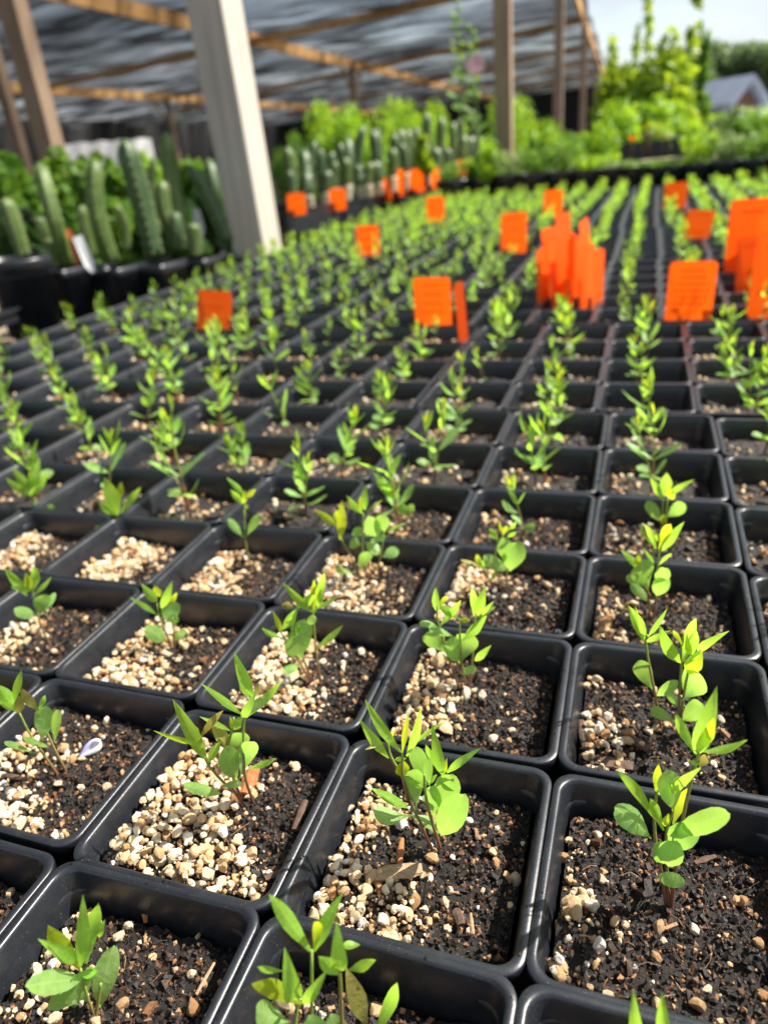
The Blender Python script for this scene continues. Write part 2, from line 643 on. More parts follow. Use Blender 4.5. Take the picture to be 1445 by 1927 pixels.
def soil_fill(parent, seed, lvl, dens, shape, near, sx=0, sy=0):
    """soil surface, crumbs and pumice of one pot; units of S; dens 0..1; shape: where pumice lies"""
    g = np.random.default_rng(seed)
    N = 60 if near == 2 else (20 if near == 1 else 7)
    H = .417
    h = vnoise(N, N, 3, g) * .05 + vnoise(N, N, 9, g) * .03
    if near:
        h += vnoise(N, N, 19 if near == 2 else 9, g) * .022
    if near == 2:
        h += vnoise(N, N, 34, g) * .04
    xs = np.linspace(-H, H, N)
    X, Y = np.meshgrid(xs, xs, indexing='ij')
    slope = (-.05 * X - .03 * Y) * g.uniform(.3, 1)
    Z = -lvl + h - .05 + slope
    # keep the sheet inside the tapering walls
    lim = .416 - (np.abs(Z) - .108) / .252 * .016
    Xc, Yc = np.clip(X, -lim + .001, lim - .001), np.clip(Y, -lim + .001, lim - .001)
    mb = MB()
    V = np.stack([Xc, Yc, Z], -1).reshape(-1, 3)
    mb.add(V * S, [(i * N + j, (i + 1) * N + j, (i + 1) * N + j + 1, i * N + j + 1) for i in range(N - 1) for j in range(N - 1)])
    so = mb.build('soil', SOIL, parent)
    so['kind'] = 'stuff'

    def hz(x, y):
        fx = np.clip((x + H) / (2 * H) * (N - 1), 0, N - 1.001)
        fy = np.clip((y + H) / (2 * H) * (N - 1), 0, N - 1.001)
        return Z[int(fx + .5), int(fy + .5)]

    # crumbs of bark
    nc = {2: 520, 1: 150, 0: 0}[near]
    if nc:
        mb = MB()
        for _ in range(nc if near == 2 else nc):
            x, y = g.uniform(-.405, .405, 2)
            L = .005 + .014 * g.random() ** 2.2
            if g.random() < .035:
                L *= 2.6
            w, t = L * g.uniform(.25, .7), L * g.uniform(.15, .4)
            if near == 1:
                L, w, t = L * 1.6, w * 1.6, t * 1.6
            k = np.array([[-1, -.8, -1], [-1.1, .6, -.8], [1, -.5, -1], [.8, .9, -1], [-.8, -.7, 1], [-.9, .8, .7], [1.1, -.7, .9], [.9, .6, 1]]) * (L, w, t)
            k *= g.uniform(.75, 1.25, k.shape)
            a, tl = g.uniform(0, 6.28), g.normal(0, .45)
            k = k @ np.array([[math.cos(tl), 0, math.sin(tl)], [0, 1, 0], [-math.sin(tl), 0, math.cos(tl)]]).T
            k = k @ np.array([[math.cos(a), -math.sin(a), 0], [math.sin(a), math.cos(a), 0], [0, 0, 1]]).T
            k = k + (x, y, hz(x, y) + t * .5 + abs(math.sin(tl)) * L * .5)
            k[:, :2] = np.clip(k[:, :2], -.408, .408)
            mb.add(k * S, [(0, 1, 3, 2), (4, 6, 7, 5), (0, 2, 6, 4), (1, 5, 7, 3), (0, 4, 5, 1), (2, 3, 7, 6)])
        if near == 2:                        # crumbs of peat
            for _ in range(2600):
                x, y = g.uniform(-.405, .405, 2)
                r = .0045 + .013 * g.random() ** 2
                v, f = LUMPS0[int(g.integers(24))]
                mb.add((v @ euler(g).T * r + (x, y, hz(x, y) + r * .35)) * S, f)
            for _ in range(9):               # dirt spilt on the rim
                x, q_ = g.uniform(-.44, .44), (.474, -.474)[int(g.integers(2))]
                x, y = (x, q_) if g.random() < .5 else (q_, x)
                r = .003 + .004 * g.random()
                v, f = LUMPS0[int(g.integers(24))]
                mb.add((v @ euler(g).T * r + (x, y, r * .7)) * S, f)
        if near == 2:                        # peat fibres
            for _ in range(70):
                x, y = g.uniform(-.37, .37, 2)
                a, L = g.uniform(0, 6.28), g.uniform(.02, .06)
                dx, dy = math.cos(a) * L, math.sin(a) * L
                z = hz(x, y) + .012
                pts = [(x - dx, y - dy, z - .008), (x - dx * .2 + dy * .2, y - dy * .2 - dx * .2, z + g.uniform(0, .015)), (x + dx, y + dy, z - .004)]
                mb.tube(np.clip(np.array(pts), -.41, .41) * S, .0016 * S, 3, 0, False)
        o = mb.build('bark_crumbs', CHIPS, so, smooth=False)
        o['kind'] = 'stuff'

    # pumice
    ang, off, soft = shape
    off += .10 if dens > .98 else .11
    #                  # gradient direction, cut, softness
    ca, sa = math.cos(ang), math.sin(ang)
    tries = {2: 2900, 1: 420, 0: 60}[near]
    nb = vnoise(24, 24, 5, g)
    mb = MB()
    pts = []
    for _ in range(tries):
        x, y = g.uniform(-.40, .40, 2)
        q = x * ca + y * sa - off + (nb[int((x + .4) / .8 * 23), int((y + .4) / .8 * 23)] - .5) * .34
        pr = dens * (1 if near == 2 else .45) / (1 + math.exp(-q / soft)) + (.02 if near == 2 else .06 if near == 1 else .30)
        if g.random() > pr:
            continue
        r = .0085 + .024 * g.random() ** 2.6
        if near == 1:
            r *= 1.25
        if near == 0:
            r *= 1.7
        if g.random() < .02:
            r *= 1.7
        pts.append((r, x, y))
    pts.sort(reverse=True)
    placed = []
    big = 0
    for r, x, y in pts:
        st = 0
        for (r2, x2, y2) in placed:
            if (x - x2) ** 2 + (y - y2) ** 2 < (.8 * (r + r2)) ** 2:
                st += 1
        if st > 2:
            continue
        placed.append((r, x, y))
        z = hz(x, y) + r * .45 + st * r * .7
        lim = .412 - r
        x, y = max(-lim, min(lim, x)), max(-lim, min(lim, y))
        if near == 2 and big < 46 and r > .0125:
            big += 1
            o = inst('pebble', PEBM[int(g.integers(len(PEBM)))], so, (x * S, y * S, z * S), sc=r * S * 1.15, rot=tuple(g.uniform(0, 6.28, 3)))
        else:
            v, f = (LUMPS1 if near < 2 else LUMPS2 if r > .02 else LUMPS1)[int(g.integers(12))] if near else LUMPS0[int(g.integers(6))]
            mb.add((v @ euler(g).T * r + (x, y, z)) * S, f)
    if mb.n:
        o = mb.build('pumice', PEB, so, smooth=False)
        o['kind'] = 'stuff'
    return hz


_o = np.array([[1, 0, 0], [-1, 0, 0], [0, 1, 0], [0, -1, 0], [0, 0, 1], [0, 0, -1]], float)
_of = [(0, 2, 4), (2, 1, 4), (1, 3, 4), (3, 0, 4), (2, 0, 5), (1, 2, 5), (3, 1, 5), (0, 3, 5)]
LUMPS0 = [(_o * GP.uniform(.7, 1.2, (6, 1)), _of) for _ in range(24)]


# ------------------------------------------------------------------ leaves and seedlings
PROF = {'o': [(0, .05), (.10, .10), (.24, .46), (.42, .86), (.60, 1.0), (.78, .95), (.90, .70), (.97, .40), (1, .06)],
        'l': [(0, .16), (.12, .42), (.28, .82), (.45, 1.0), (.62, .86), (.78, .58), (.91, .28), (1, .03)]}


def leaf(mb, b, t, w, side, kind='l', bow=.1, fold=.25, mat=0, res=2):
    """blade from b to t; side: direction across; bow lifts the middle along the normal"""
    b, t = np.asarray(b, float), np.asarray(t, float)
    d = t - b
    L = np.linalg.norm(d)
    if L < 1e-6:
        return
    d /= L
    side = np.asarray(side, float)
    side = side - d * (side @ d)
    side /= np.linalg.norm(side) + 1e-9
    nrm = np.cross(side, d)
    pr = PROF['o' if kind == 'o' else 'l']
    if res == 1:
        pr = pr[::2] if len(pr) % 2 else pr[::2] + [pr[-1]]
    if res == 0:
        pr = [pr[0], pr[3], pr[5], pr[-1]]
    ac = (-1, -.5, 0, .5, 1) if res == 2 else (-1, 0, 1)
    vs, tt = [], []
    tw = R_.uniform(-.25, .25)
    for u, ww in pr:
        c = b + d * (u * L) + nrm * (bow * L * math.sin(math.pi * u ** .9)) + side * (tw * .12 * L * math.sin(math.pi * u))
        for a in ac:
            wv = .5 * w * ww
            rip = .05 * w * math.sin(u * 9 + a * 2) if res == 2 else 0
            vs.append(c + side * (a * wv) + nrm * (fold * abs(a) * wv + rip * abs(a)))
            tt.append(abs(a))
    na = len(ac)
    f = [(i * na + j, (i + 1) * na + j, (i + 1) * na + j + 1, i * na + j + 1) for i in range(len(pr) - 1) for j in range(na - 1)]
    mb.add(np.array(vs), f, mat, tt)


def auto_plant(seed, stems, hgt, res):
    """stems: list of polylines; leaves: list of (b, t, w, side, kind, bow); local metres, foot at origin"""
    g = np.random.default_rng(seed)
    ST, LV = [], []
    for k in range(stems):
        a0 = g.uniform(0, 6.28)
        b = np.array([math.cos(a0), math.sin(a0), 0]) * (.035 if stems > 1 else 0.0)
        lean = np.array([math.cos(a0), math.sin(a0), 0]) * g.uniform(.02, .16) * hgt + np.array([g.normal(0, .05), g.normal(0, .05), 0]) * hgt
        H = hgt * g.uniform(.72, 1.0)
        top = b + lean + (0, 0, H)
        P = np.array([b - (0, 0, .03), b + lean * .15 + (0, 0, H * .3), b + lean * .5 + (0, 0, H * .6), top])
        ST.append(P)
        az = g.uniform(0, 6.28)

        def at(u):
            i = min(int(u * 3), 2)
            return P[i] + (P[i + 1] - P[i]) * (u * 3 - i)
        spec = [(.30 + g.uniform(-.05, .1), 'o', .19, .105, .35), (.52 + g.uniform(-.06, .06), 'o' if g.random() < .6 else 'l', .23, .085, .75),
                (.76 + g.uniform(-.05, .05), 'l', .23, .055, .85), (.93, 'l', .20, .045, 1.05)]
        for (u, kd, L, W, el) in spec:
            az += math.pi / 2 + g.uniform(-.4, .4)
            for sgn in (0, math.pi):
                if g.random() < .08:
                    continue
                aa = az + sgn + g.uniform(-.3, .3)
                e = el + g.uniform(-.35, .35)
                LL = L * g.uniform(.7, 1.15)
                d = np.array([math.cos(aa) * math.cos(e), math.sin(aa) * math.cos(e), math.sin(e)])
                p = at(min(u, .99))
                sd_ = np.cross(d, (0, 0, 1.0)) + g.normal(0, .35, 3)
                LV.append((p, p + d * LL, W * g.uniform(.72, 1.05), sd_, kd, g.uniform(-.16, .02)))
        for _ in range(3):
            aa, e = g.uniform(0, 6.28), g.uniform(1.05, 1.45)
            d = np.array([math.cos(aa) * math.cos(e), math.sin(aa) * math.cos(e), math.sin(e)])
            LV.append((top, top + d * g.uniform(.09, .15), .028, np.cross(d, (0, 0, 1.)), 'y', 0))
    return ST, LV


def make_seedling_parts(root, ST, LV, res, radii=.0105):
    for P in ST:
        mb = MB()
        P = np.asarray(P)
        P2 = smooth_line(P, 4)
        mb.tube(P2 * S, np.linspace(radii, radii * .5, len(P2)) * S, 6 if res == 2 else 4)
        mb.build('stem', STEM, root)
    for b, t, w, sd_, kd, bow in LV:
        mb = MB()
        leaf(mb, np.asarray(b) * S, np.asarray(t) * S, w * S, sd_, kd, bow, .25, 0, res)
        mb.build('leaf', LEAFM[kd], root)


def smooth_line(P, k):
    P = np.asarray(P, float)
    if len(P) < 3:
        return P
    out = []
    Q = np.vstack([2 * P[0] - P[1], P, 2 * P[-1] - P[-2]])
    for i in range(1, len(Q) - 2):
        for j in range(k):
            u = j / k
            out.append(.5 * ((2 * Q[i]) + (-Q[i - 1] + Q[i + 1]) * u + (2 * Q[i - 1] - 5 * Q[i] + 4 * Q[i + 1] - Q[i + 2]) * u * u
                             + (-Q[i - 1] + 3 * Q[i] - 3 * Q[i + 1] + Q[i + 2]) * u ** 3))
    out.append(P[-1])
    return np.array(out)


def seedling_mesh(seed, stems, hgt, res=0):
    ST, LV = auto_plant(seed, stems, hgt, res)
    mb = MB()
    for P in ST:
        mb.tube(np.asarray(P) * S, np.linspace(.011, .006, len(P)) * S, 3, 0, False)
    for b, t, w, sd_, kd, bow in LV:
        leaf(mb, np.asarray(b) * S, np.asarray(t) * S, w * S, sd_, kd, bow, .25, {'o': 1, 'l': 2, 'y': 3, 'd': 3}[kd], res)
    return mb


# ------------------------------------------------------------------ THE LARGE STRUCTURE
# ground: one sheet to the horizon
gm = simple('ground_cover', [(.35, (.035, .032, .028)), (.5, (.06, .055, .045)), (.65, (.12, .105, .08))], 1.2, .9, (.4, .02), 8)
mb = MB()
mb.add([(-600, -600, GROUND), (600, -600, GROUND), (600, 600, GROUND), (-600, 600, GROUND)], [(0, 1, 2, 3)])
tag(mb.build('ground', gm), kind='structure')

# directions of the shade structure
U3 = ray(1168, 246)
U = np.array([U3[0], U3[1], 0])
U /= np.linalg.norm(U)
LFT = np.array([-U[1], U[0], 0])
C0 = np.array([CAM[0], CAM[1], 0])


def st(a, d, z):
    """a metres left of the camera's line, d metres along the structure"""
    return C0 + LFT * a + U * d + np.array([0, 0, z])


ROOF = EYE + 2.6


def along(px, py, a):
    """how far along the structure a pixel column meets the vertical plane a metres to the left"""
    v = ray(px, py)
    return (v @ U) * a / (v @ LFT)


ROTU = np.array([U, -LFT, [0, 0, 1]]).T


def post(px, py, a, w, d, label, matl, top=ROOF, brace=None, depth=None, lean=0.0):
    dist = along(px, py, a) if depth is None else depth
    base = st(a, dist, GROUND)
    o = empty('wooden_post', base)
    tag(o, label, 'post', 'posts of the shade house')
    mb = MB()
    h = (top - GROUND) / 2
    rings = []
    for z in np.linspace(0, 2 * h, 7):
        jx, jy = R_.uniform(-.0015, .0015), R_.uniform(-.0015, .0015)
        r = rsq(.5, z, .04, 2) * (1, 1, 1)
        r = np.stack([r[:, 0] * d + jx, r[:, 1] * w + jy - lean * (z - .98), r[:, 2]], -1)
        rings.append(r @ ROTU.T)
    loft(mb, rings)
    mb.build('shaft', matl, o, smooth=False)
    if brace:
        for s_ in brace:
            mb = MB()
            mb.beam(np.array([0, 0, 2 * h - 1.0]), np.array([0, 0, 2 * h - .1]) + s_[0] * U * s_[2] + s_[1] * LFT * s_[2], .06, .10)
            mb.build('brace', matl, o, smooth=False)
    return o


A0 = 1.05
post(480, 440, A0, .105, .13, 'tall pale square post, the nearest, rising from the edge of the seedling bench', POSTW, lean=.022)
post(948, 200, A0, .15, .16, 'brown post behind the pink flower stalks, second of the outer row', POSTB, brace=[(1, 0, .8)])
post(1050, 150, A0, .15, .16, 'brown post third of the outer row, right of the flower stalks', POSTB, brace=[(1, 0, .8)])
post(1097, 150, A0, .15, .16, 'far brown post fourth of the outer row below the roof edge', POSTB)
post(1120, 180, A0, .15, .16, 'very far brown post fifth of the outer row', POSTB)
post(1134, 200, A0, .15, .16, 'last thin brown post of the outer row before the sky', POSTB)
AL = 3.9
d0 = along(62, 150, AL)
post(62, 150, AL, .14, .14, 'brown post with a knee brace at the upper left of the cactus', POSTB, brace=[(-1, 0, 1.0)])
post(28, 240, 8.0, .14, .14, 'thin brown post beyond the braced post on the far left', POSTB)
A1, A2 = 8.3, 16.7
post(320, 220, A2, .16, .16, 'distant post with V braces above the left cactus group', POSTB, brace=[(1, 0, 1.0), (-1, 0, 1.0)])
post(665, 160, A1, .16, .16, 'distant post with V braces under the lit beam, right of pale post', POSTB, brace=[(1, 0, 1.0), (-1, 0, 1.0)])

# roof beams running along the structure
for a, lb, dn, df in ((A0, 'outer roof edge beam receding over the row of brown posts', -1, 60), (A1, 'long sunlit roof beam passing high behind the pale post', -2, 60),
                      (A2, 'farther sunlit roof beam low above the cactus group', -2, 60)):
    mb = MB()
    n_ = 14
    ys = np.linspace(dn, df, n_)
    for i in range(n_ - 1):
        mb.beam(st(a, ys[i], ROOF + .02 + .03 * math.sin(i * 2.1)), st(a, ys[i + 1] + .002 * i, ROOF + .02 + .03 * math.sin((i + 1) * 2.1)), .075, .25)
    o = mb.build('roof_beam', BEAMW, smooth=False)
    tag(o, lb, 'beam', 'roof beams of the shade house')
# cross rafters
pA, pB = on_z(80, 162, ROOF - .02), on_z(722, 20, ROOF - .02)
pC, pD = on_z(723, 118, ROOF - .02), on_z(1023, 50, ROOF - .02)
def sd_of(p):
    q = p - C0
    return q @ LFT, q @ U
(aA, dA), (aB, dB), (aC, dC), (aD, dD) = map(sd_of, (pA, pB, pC, pD))
sl1, sl2 = (dA - dB) / (aA - aB), (dC - dD) / (aC - aD)
r1 = lambda a: dB + sl1 * (a - aB)
r2 = lambda a: dD + sl2 * (a - aD)
gap = r2(A0) - r1(A0)
for i in range(6):
    mb = MB()
    sh = i - 1
    lo, hi = A0, 19.0
    f0 = r1(lo) + gap * sh
    f1 = r1(hi) + ((r2(hi) - r1(hi)) * sh)
    mb.beam(st(lo, f0, ROOF - .06), st(hi, f1, ROOF - .06), .05, .15)
    o = mb.build('rafter', BEAMW, smooth=False)
    tag(o, ['nearest cross rafter, overhead and out past the corner', 'second cross rafter rising behind the pale post', 'third cross rafter passing the flower stalks',
            'fourth cross rafter deeper under the shade cloth', 'fifth cross rafter deep under the shade cloth', 'farthest cross rafter under the shade cloth'][i], 'rafter', 'cross rafters of the shade house')


def m_cloth():
    m, n, l, b = mat_new('shade_cloth')
    x = noise(n, l, 1.0, 6, .62, 'Object', (.35, 1.6, 1))
    x2 = noise(n, l, 1.0, 3, .5, 'Object', (.12, .25, 1))
    def rng_(src, a, b, c, d):
        q = n.new('ShaderNodeMapRange')
        q.inputs['From Min'].default_value = a
        q.inputs['From Max'].default_value = b
        q.inputs['To Min'].default_value = c
        q.inputs['To Max'].default_value = d
        l.new(src, q.inputs['Value'])
        return q.outputs['Result']
    mr = n.new('ShaderNodeMath')
    mr.operation = 'MULTIPLY'
    l.new(rng_(x.outputs['Fac'], .41, .61, .07, .66), mr.inputs[0])
    l.new(rng_(x2.outputs['Fac'], .38, .60, .30, 1.0), mr.inputs[1])
    tr = n.new('ShaderNodeBsdfTransparent')
    b.inputs['Base Color'].default_value = (.018, .019, .022, 1)
    b.inputs['Roughness'].default_value = .7
    ms = n.new('ShaderNodeMixShader')
    l.new(mr.outputs[0], ms.inputs['Fac'])
    l.new(b.outputs['BSDF'], ms.inputs[1])
    l.new(tr.outputs['BSDF'], ms.inputs[2])
    l.new(ms.outputs['Shader'], n['Material Output'].inputs['Surface'])
    return m


CLOTH = m_cloth()
mb = MB()
na, nd = 60, 150
aa, dd = np.linspace(A0 - .15, 26, na), np.linspace(-3, 62, nd)
V = []
for i, a in enumerate(aa):
    for j, d in enumerate(dd):
        z = ROOF + .16 + .10 * math.sin(d * 1.3 + a * .35) + .05 * math.sin(d * 3.1 - a * .9) + .04 * math.sin(a * 2.3 + d * .4) - .03 * (1 if i == 0 else 0)
        V.append(st(a, d, z) - C0)
mb.add(np.array(V), [(i * nd + j, i * nd + j + 1, (i + 1) * nd + j + 1, (i + 1) * nd + j) for i in range(na - 1) for j in range(nd - 1)])
o = mb.build('shade_cloth', CLOTH, loc=tuple(C0))
tag(o, 'black see-through shade cloth stretched over the roof beams', 'shade cloth')
# cloth hung at the far end and on the far side
def hung(p, q, z0, z1, label):
    mb = MB()
    n_ = 60
    V = []
    nn = np.cross(q - p, (0, 0, 1.0))
    nn /= np.linalg.norm(nn)
    for i in range(n_ + 1):
        u = i / n_
        for z in (z0, (z0 + z1) / 2, z1):
            V.append(p + (q - p) * u + nn * .12 * math.sin(u * 70) + (0, 0, z))
    mb.add(V, [(i * 3 + j, i * 3 + j + 1, i * 3 + j + 4, i * 3 + j + 3) for i in range(n_) for j in range(2)])
    tag(mb.build('hung_shade_cloth', simple('dense_cloth', [(.3, (.012, .013, .015)), (.7, (.03, .03, .033))], 3, .8, None)), label, 'shade cloth', 'shade cloth hung as walls')
hung(st(.9, 60, 0), st(26, 60, 0), GROUND, ROOF + .2, 'dark cloth wall closing the far end of the shade house')
hung(st(26, -3, 0), st(26, 60, 0), GROUND, ROOF + .2, 'dark cloth wall hung along the far side behind the left posts')

# ------------------------------------------------------------------ bench, trays, pots, seedlings
BT = -.92 * S - .004                       # bench top
XL, XR, YN, YF = -11.9 * S, 9.2 * S, -5 * S, 47 * S
bench = empty('potting_bench', (0, 20 * S, BT))
tag(bench, 'long wooden potting bench carrying all the black seedling pots', 'bench')
bw = .098
k = int((XR - XL) / (bw + .012))
for i in range(k):
    mb = MB()
    rj = R_.uniform(-.002, .002)
    mb.box((XL + (i + .5) * (bw + .012), (YN + YF) / 2 - 20 * S, -.019 + rj * .3), (bw / 2, (YF - YN) / 2 + rj * 5, .015))
    mb.build('board', BENCHW, bench, smooth=False)
for i, x in enumerate((XL - .022, XR + .022)):
    mb = MB()
    mb.box((x, (YN + YF) / 2 - 20 * S, -.04), (.019, (YF - YN) / 2, .07))
    mb.build('side_rail', BENCHW, bench, smooth=False)
for y in np.linspace(YN + .1, YF - .1, 4):
    mb = MB()
    mb.box(((XL + XR) / 2, y - 20 * S, -.085), ((XR - XL) / 2, .02, .05))
    mb.build('crosspiece', BENCHW, bench, smooth=False)
    for x in (XL + .05, XR - .05):
        mb = MB()
        mb.box((x, y - 20 * S, (GROUND - BT - .135) / 2), (.04, .04, (BT - GROUND - .135) / 2))
        mb.build('leg', BENCHW, bench, smooth=False)

POT_HI, POT_LO = pot_mesh(7), pot_mesh(3)


def block_rows():
    yield (-7, -1, -.03, -.02)
    yield (-1 + 0, 0, 0, 0)


def cell(c, r):
    """centre of the pot in column c, row r (in S units), trays nudged as they stand"""
    b = (c + 2) // 3
    bx = b * 3 - 2 + 1.5
    x = c + .5
    x = bx + (x - bx) * .998
    y = r + .5
    if r < 0:
        cy, x, y0 = -3, x - .01, .008
    elif r < 6:
        cy, y0 = 3, (-.022 if r == 0 else 0)
        if b >= 1:
            y0 = -.09
        if b <= -1:
            y0 = .03
    elif r < 10:
        cy, y0 = 8, .03
        x -= .14 if b >= 0 else .17
    else:
        t = (r - 10) // 6
        cy, y0 = 13 + 6 * t, .17 + .035 * t + [.0, .02, -.02, .01, .03, .0][t % 6]
        x -= [.45, .40, .47, .42, .36, .44][t % 6] + (0 if b >= 0 else [-.12, .02, -.05, .06, 0, .03][t % 6])
    y = cy + (y - cy) * .999 + y0
    return x, y, (b, r)


cells = []
for r in range(-2, 44):
    for c in range(-12, 9):
        x, y, key = cell(c, r)
        if x < -11.45 or x > 8.7:
            continue
        px, py, dp = proj((x * S, y * S, 0))
        if dp < .06:
            continue
        m_ = 150 + 45 / dp
        if px < -m_ or px > 1445 + m_ or py > 1927 + 420 or py < 0:
            continue
        if px > 845:
            band = np.interp(px, [852, 1112, 1312, 1478], [338, 318, 306, 294]) + 38
        elif px > 515:
            band = 402 - (px - 535) * .186 + 20
        else:
            band = 0
        if py < band:
            continue
        cor = [proj(((x + i) * S, (y + j) * S, 0)) for i in (-.47, .47) for j in (-.47, .47)]
        seen = any(0 < q[0] < 1445 and 0 < q[1] < 1927 for q in cor)
        cells.append((dp, c, r, x, y, seen))
cells.sort(key=lambda q: (not q[5], q[0]))
indiv = set((c, r) for _, c, r, _, _, s_ in cells[:296])
rows = {}
for _, c, r, x, y, seen in cells:
    if seen:
        rows.setdefault(r, []).append(c)
front = min(rows)
ORD = ['zeroth', 'first', 'second', 'third', 'fourth', 'fifth', 'sixth', 'seventh', 'eighth', 'ninth', 'tenth', 'eleventh', 'twelfth', 'thirteenth', 'fourteenth',
       'fifteenth', 'sixteenth', 'seventeenth', 'eighteenth', 'nineteenth', 'twentieth']


def place_words(c, r):
    n_ = sorted(rows.get(r, [])).index(c) + 1 if c in rows.get(r, []) else 0
    rr = r - front + 1
    if not n_ or rr > 20 or n_ > 20:
        return None
    return ('leftmost' if n_ == 1 else ORD[n_] + ' from left'), ('front row' if rr == 1 else ORD[rr] + ' row back')


# fills measured in the photograph: (level, density, gradient angle, offset, softness)
DEGR = math.pi / 180
FILL = {(-2, 0): (.17, 1.0, 215, -.13, .05), (-1, 0): (.20, .75, 205, .10, .06), (0, 0): (.20, .60, 178, .25, .05), (-3, 0): (.19, .62, 215, .06, .05),
        (-2, 1): (.19, .85, 190, -.02, .07), (-1, 1): (.21, .65, 185, .14, .06), (0, 1): (.22, .60, 190, .20, .05), (-3, 1): (.23, .85, 205, .02, .08),
        (-4, 1): (.22, .60, 215, .16, .05), (-2, 2): (.20, .9, 190, .02, .08), (-1, 2): (.20, .9, 160, .12, .05), (0, 2): (.22, .55, 180, .22, .05),
        (0, 3): (.22, .2, 180, .25, .08), (-1, 3): (.22, .3, 180, .25, .06), (-3, 2): (.24, .95, 190, .08, .06), (-4, 2): (.25, .9, 170, .02, .08),
        (-5, 2): (.24, .9, 190, .05, .08), (-2, 3): (.22, .3, 180, .2, .08), (-3, 3): (.22, .25, 190, .2, .08), (1, 3): (.22, .3, 200, .2, .08),
        (-2, -1): (.21, .22, 200, .05, .12), (-1, -1): (.23, .15, 200, .1, .1), (-3, -1): (.22, .1, 200, .2, .1), (0, -1): (.24, .1, 200, .2, .1),
        (1, 1): (.2, .5, 180, .1, .1), (1, 2): (.2, .9, 180, .0, .1), (-5, 1): (.22, .4, 180, .1, .1), (-4, 0): (.22, .4, 180, .1, .1), (0, 4): (.22, .2, 180, .2, .1)}
NEARC = [k for k in FILL if k[1] <= 2 or k in ((0, 3), (-1, 3), (-2, 3))]

# three ready fills for far pots and eight for the middle ones are shared as mesh data
pots = {}
soilz = {}
mid_fill, far_fill = [], []


def copy_children(src, dst):
    for ch in src.children:
        o = ch.copy()
        COL.objects.link(o)
        o.parent = dst
        copy_children(ch, o)


# far fills: one low mesh each
protoM, protoF = [], []
for i in range(10):
    h_ = empty('pot_fill', (0, 0, 0))
    f_ = [(.20, .7, 190, .0, .08), (.23, .9, 200, .0, .1), (.22, .4, 180, .1, .1), (.24, .95, 170, -.1, .1), (.21, .3, 200, .15, .1), (.23, .6, 210, .05, .1),
          (.22, .5, 150, .05, .1), (.2, .8, 185, .1, .06), (.25, .25, 185, .1, .1), (.22, .6, 180, -.05, .15)][i]
    soil_fill(h_, 500 + i, f_[0], f_[1], (f_[2] * DEGR, f_[3], f_[4]), 1)
    protoM.append((h_, f_[0]))
for i in range(5):
    h_ = empty('pot_fill', (0, 0, 0))
    f_ = [(.22, .7, 190, .0, .08), (.24, .9, 200, .0, .1), (.22, .4, 180, .1, .1), (.25, .3, 170, .1, .1), (.22, .6, 200, .05, .1)][i]
    soil_fill(h_, 600 + i, f_[0], f_[1], (f_[2] * DEGR, f_[3], f_[4]), 0)
    protoF.append((h_, f_[0]))

far_pots, far_soil = MB(), MB()
vP = np.zeros(len(POT_LO.vertices) * 3)
POT_LO.vertices.foreach_get('co', vP)
vP = vP.reshape(-1, 3)
fP = [tuple(p.vertices) for p in POT_LO.polygons]
far_pos = []
for dp, c, r, x, y, seen in cells:
    g = np.random.default_rng(9000 + c * 97 + r * 13)
    if (c, r) not in indiv:
        far_pots.add(vP + (x * S, y * S, 0), fP)
        far_soil.add([(x * S + i * .4 * S, y * S + j * .4 * S, -.17 * S) for i, j in ((-1, -1), (1, -1), (1, 1), (-1, 1))], [(0, 1, 2, 3)])
        far_pos.append((c, r, x, y))
        continue
    near = 2 if (c, r) in NEARC and seen else (1 if r < 12 else 0)
    dz = g.uniform(-.004, .004) if r > 0 else 0
    po = inst('seedling_pot', POT_HI if r < 5 else POT_LO, None, (x * S, y * S, dz * S), rz=g.uniform(-.011, .011))
    pots[(c, r)] = po
    pw = place_words(c, r)
    if near == 2:
        f_ = FILL[(c, r)]
        soil_fill(po, 1040 + c * 31 + r * 7, f_[0], f_[1], (f_[2] * DEGR, f_[3], f_[4]), 2)
        soilz[(c, r)] = f_[0]
        look = 'full of pale pumice' if f_[1] > .8 else 'with pumice along one side' if f_[1] > .4 else 'of dark soil with few stones'
    else:
        pr_ = (protoM if near == 1 else protoF)
        h_, lv = pr_[int(g.integers(len(pr_)))]
        copy_children(h_, po)
        soilz[(c, r)] = lv
        look = 'of pebbly dark soil'
    if r < 9 and pw:
        tag(po, 'black square pot %s, %s, %s' % (look, pw[0], pw[1]), 'pot', 'square black seedling pots')
    elif r < 16 and pw:
        tag(po, 'black square pot, small with distance, %s, %s' % pw, 'pot', 'square black seedling pots')
    elif seen:
        if pw:
            tag(po, 'blurred far black pot, %s, %s' % pw, 'pot', 'square black seedling pots')
        else:
            tag(po, 'blurred far black pot under the dense far seedlings', 'pot', 'square black seedling pots')
    else:
        tag(po, 'black square pot just past the edge of the picture', 'pot', 'square black seedling pots out of frame')
tag(far_pots.build('far_seedling_pots', PLASTIC), 'packed far black pots too small to tell apart', 'pots', kind='stuff')
tag(far_soil.build('far_pot_soil', SOIL), 'dark soil in the packed far pots', 'soil', kind='stuff')
for h_, _ in protoM + protoF:
    for ch in list(h_.children_recursive):
        bpy.data.objects.remove(ch)
    bpy.data.objects.remove(h_)

